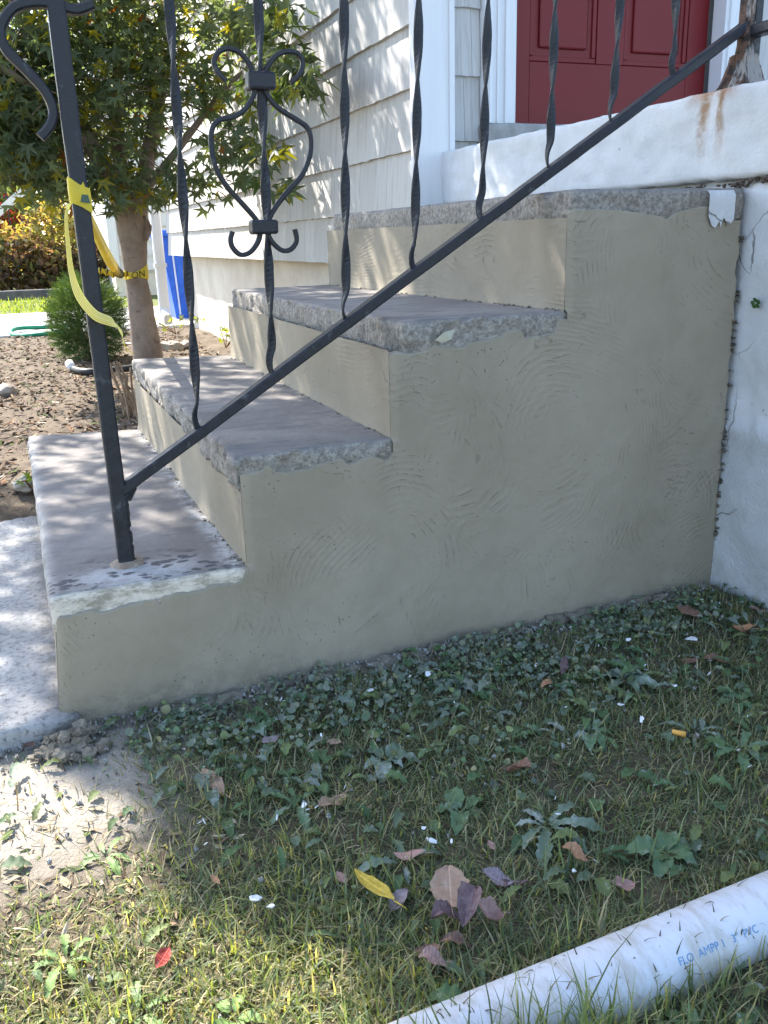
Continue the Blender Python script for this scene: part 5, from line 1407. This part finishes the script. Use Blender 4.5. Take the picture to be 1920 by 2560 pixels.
fallen(1115, 1675, 60, .55, 22, 'brown', 'folded red brown leaf beside the dusty dandelion', .7, .02)
fallen(885, 1850, 64, .42, 10, 'pink', 'elongated pinkish brown leaf lying level in the grass', -.3, .02)
fallen(738, 1893, 30, .6, 50, 'pink', 'small dull pink leaf left of the yellow leaf')
fallen(808, 1930, 100, .30, 38, 'yellow', 'long bright yellow leaf in the shaded grass', .15, .024)
fallen(860, 1942, 46, .6, -40, 'lilac', 'crinkled mauve leaf touching the tip of the yellow leaf', .6)
fallen(972, 1945, 82, .82, 86, 'tan', 'large flat round tan leaf with a thin stalk', .04, .03, oval=True)
fallen(1075, 1902, 62, .6, 12, 'lilac', 'torn lilac grey leaf right of the round tan leaf', .4)
fallen(1112, 1910, 50, .35, 10, 'purple', 'thin curled purplish leaf piece overlapping the torn lilac leaf', .6)
fallen(970, 2008, 70, .6, -15, 'purple', 'dark plum crumpled leaf below the round tan leaf', .7, .025)
fallen(1015, 2000, 60, .7, -60, 'purple', 'plum coloured leaf on end in the dark leaf cluster', .8, .035)
fallen(1058, 2005, 56, .7, 15, 'pink', 'shrivelled brown purple leaf at the right of the dark cluster', .8, .03)
fallen(985, 2040, 60, .4, 5, 'brown', 'brown leaf edge under the dark leaf cluster', .4)
fallen(1242, 1860, 52, .62, 15, 'orange', 'orange pink leaf below the large dandelion rosette', .45, .02)
fallen(1347, 1928, 46, .75, -10, 'pink', 'rounded triangular pink brown leaf near the middle of the pipe', .25, .02)
fallen(1062, 1828, 24, .6, 60, 'pink', 'tiny pink leaf in the grass left of the dandelion rosette')
fallen(465, 1893, 24, .5, 50, 'orange', 'tiny orange leaf at the edge of the sunlight')
fallen(352, 2072, 44, .55, -58, 'red', 'bright red leaf standing in the sunlit grass', .2, .02, .4)
fallen(935, 2092, 56, .6, 10, 'pink', 'pale pink brown leaf with a long stalk low in the lawn', .5, .022)
fallen(925, 2065, 50, .6, 0, 'brown', 'dark brown leaf right behind the pale stalked leaf', .5, .02)
fallen(1225, 2128, 72, .5, 8, 'brown', 'brown leaf lying against the near side of the white pipe', .3, .03)
fallen(1635, 1335, 36, .6, 0, 'pink', 'pinkish leaf under the weeds by the white wall', .3)
fallen(60, 1590, 24, .7, 20, 'brown', 'small dark brown leaf on the ground at the front edge of the walkway', .4)
fallen(95, 1615, 30, .6, -10, 'tan', 'little tan leaf below the mortar heap', .3, .006)
p = R5(1268, 497, Y=-.012)
V = [(p[0]-.018, -.012, p[2]-.006), (p[0]-.004, -.016, p[2]+.006), (p[0]+.018, -.013, p[2]+.010), (p[0]+.010, -.017, p[2]-.006), (p[0]-.004, -.013, p[2]-.011)]
tag(mk('fallen_leaf', V, [(0, 4, 3, 1), (1, 3, 2)], m_simple('pale_leaf', (.36, .35, .27), (.44, .42, .33), 30, .8, 0), None, False), 'small pale dry leaf stuck on the broken edge of the third tread', 'leaf')

# paint chips
def chip(px, py, s, label):
    p = ats(px, py, Z=.022); p = np.array((p[0], p[1], lawn_z(p[0], p[1])+.02)); dist = np.linalg.norm(p-CAM); r = s*K/FPX*dist*.5; V = []
    n_ = 9; rs = random.Random(px)
    for z in (0, .0016):
        for i in range(n_):
            a = i*2*math.pi/n_; q_ = r*rs.uniform(.5, 1.1); V.append((q_*math.cos(a)*.7, q_*math.sin(a), z+.15*q_*math.cos(a*2)))
    F = [tuple(range(n_-1, -1, -1)), tuple(range(n_, 2*n_))]+[(i, (i+1) % n_, n_+(i+1) % n_, n_+i) for i in range(n_)]
    o = mk('paint_chip', V, F, CHIP, None, False); o.location = p; o.rotation_euler = (.35, 0, rs.uniform(0, 6)); tag(o, label, 'paint chip', 'white paint chips in the grass')
chip(1490, 1405, 34, 'large white paint chip standing among the clover near the landing')
chip(1357, 1405, 14, 'sliver of white paint left of the large paint chip')
chip(658, 1750, 18, 'white chip beside the broad tan leaf')
chip(553, 1945, 34, 'white flaky chip cluster in the grass at lower left')
chip(585, 1962, 20, 'square white chip just right of the flaky cluster')
chip(1385, 1572, 18, 'white chip left of the cigarette end')
chip(1455, 1505, 16, 'white chip above the cigarette end')
chip(932, 1822, 24, 'broken white chips above the elongated pinkish leaf')
chip(915, 1795, 16, 'small pale chip above the broken white chips')
chip(800, 1505, 26, 'white plaster flake near the wall foot at centre')
chip(925, 1470, 18, 'white plaster flake right of centre near the wall foot')
chip(1240, 1895, 14, 'small white chip below the orange pink leaf')
chip(1160, 1450, 12, 'tiny white chip near the upright dark leaf')
chip(1340, 1545, 22, 'whitish chip on the spattered plantain')
# cigarette end
cg = empty('cigarette_end', tuple(ats(1467, 1584, Z=.03)), 'orange filter cigarette end lying in the weeds', 'cigarette')
p0, p1 = np.array(ats(1452, 1581, Z=.035)), np.array(ats(1482, 1587, Z=.035))
V, F = sweep([p0, p1], circ(.0042, 10), ref=(0, 0, 1)); mk('filter', V, F, m_simple('orange_filter_paper', (.62, .30, .06), (.70, .38, .10), 60, .7, 0), cg)
d = (p1-p0)/np.linalg.norm(p1-p0); V, F = sweep([p1+d*.0002, p1+d*.004], circ(.0039, 10), ref=(0, 0, 1)); mk('burnt_tip', V, F, INK, cg)

# ------------------------------------------------------------------ PVC pipe
pv = empty('pvc_pipe', (.7, -.775, .045), 'white plastic drain pipe with blue print lying in the grass', 'pipe')
RP = .0415; PZ = .016
def pipe_y(px, py):
    "axis offset whose upper silhouette passes through the photo point"
    lo, hi = -1.2, -.5
    for _ in range(40):
        y = (lo+hi)/2; best = 1e9
        for a in np.linspace(0, math.pi, 60):
            # point of the rim that projects onto column px
            yy, zz = y+RP*math.cos(a), PZ+RP*math.sin(a); A_ = at(px, 0, Z=zz) if False else None
            d0 = np.array((0, yy, zz))-CAM
            # x such that projection column equals px
            k0, kx = (px-960)/FPX, 1
            x = -(d0@_R-k0*(d0@_f))/(_R[0]-k0*_f[0]); d = np.array((x, yy, zz))-CAM
            best = min(best, 1280-FPX*(d@_U)/(d@_f))
        if best > py: lo = y
        else: hi = y
    d0 = np.array((0, y, PZ))-CAM; k0 = (px-960)/FPX
    return np.array((-(d0@_R-k0*(d0@_f))/(_R[0]-k0*_f[0]), y))
PA, PB = pipe_y(1230, 2455), pipe_y(1910, 2181)
PS = (PB[1]-PA[1])/(PB[0]-PA[0])
def pyy(x): return PA[1]+PS*(x-PA[0])
path = [(x, pyy(x), PZ) for x in np.linspace(-.35, 2.2, 80)]
V, F = sweep(path, circ(RP, 40), caps=False); pb_ = mk('pipe', V, F, PVC, pv)
V, F = sweep(path[::-1], circ(RP-.0055, 40), caps=False); mk('pipe_bore', V, F, PVC, pv)
c0, c1 = [np.array(path[0])+np.array((0, RP*math.cos(a), RP*math.sin(a))) for a in np.linspace(0, 6.2832, 41)[:-1]], [np.array(path[0])+np.array((0, (RP-.0055)*math.cos(a), (RP-.0055)*math.sin(a))) for a in np.linspace(0, 6.2832, 41)[:-1]]
mk('pipe_rim', c0+c1, [(i, (i+1) % 40, 40+(i+1) % 40, 40+i) for i in range(40)], PVC, pv)
TX0, TA = .556, 141
TV, TF = text_mesh('FLO  AMPP 1   3"  PVC', .0108)
V = []
for x, y, _ in TV:
    xx = TX0+x; a = math.radians(TA)-y/RP     # angle round the pipe, 180 = facing the viewer's side
    cy = pyy(xx)
    V.append((xx, cy+(RP+.0004)*math.cos(a), PZ+(RP+.0004)*math.sin(a)))
letters(V, TF, BLUEINK, pv)
p = ats(1222, 2134, Z=.03)
p = reg(1200, 1850, .434)(1030, 1330, Z=.03)
tag(box('plastic_fragment', (p[0]-.006, p[0]+.006, p[1]-.004, p[1]+.004, .02, .034), m_simple('blue_scrap', (.02, .06, .25), (.03, .09, .32), 30, .5, 0), None, .002), 'small dark blue plastic scrap against the near side of the pipe', 'scrap')
V, F, c = blades(9000, (.05, 1.0), (-.95, -.79), .04, .085, .0028, GRN, lambda a, b: .01, lambda x, y: np.where((y < np.array([pyy(v) for v in x])-RP*.75), np.interp(x, [.3, .42, .52, .62, .7], [1, .9, .5, .28, .18]), 0), .6)
tag(mk('pipe_grass', V, F, GM, None, False, c), 'grass blades rising in front of the white pipe', 'grass', kind='stuff')
V, F, c = blades(900, (.2, 1.1), (-.86, -.73), .006, .028, .0013, [(.06, .05, .03), (.14, .10, .05), (.07, .08, .03), (.2, .16, .09)], lambda a, b: PZ+.004+math.sqrt(max(0, RP*RP-(b-pyy(a))**2)), lambda x, y: np.where(np.abs(y-np.array([pyy(v) for v in x])) < RP*.85, .28, 0), 1.5)
V2_, F2_, c2_ = blades(2200, (.05, .75), (-.86, -.70), .03, .075, .003, GRN, lambda a, b: .008, lambda x, y: np.where((y > np.array([pyy(v) for v in x])+RP*.8) & (y < np.array([pyy(v) for v in x])+RP*1.7), 1, 0), .8)
tag(mk('pipe_grass', V2_, F2_, GM, None, False, c2_), 'grass leaning against the far side of the white pipe', 'grass', kind='stuff')
tag(mk('pipe_clippings', V, F, m_colattr('clippings', .9), None, False, c), 'dark grass clippings stuck on the white pipe', 'clippings', kind='stuff')
V, F, c = blades(1500, (.18, .47), (-.95, -.79), .08, .15, .0034, GRN[:5]+[(.20, .22, .09)], lambda a, b: .008, lambda x, y: np.where(y < np.array([pyy(v) for v in x])-RP*.8, np.interp(x, [.34, .47], [1, .15]), 0), .42)
tag(mk('grass_clump', V, F, GM, None, False, c), 'taller grass clump hiding the buried left end of the white pipe', 'grass', kind='stuff')
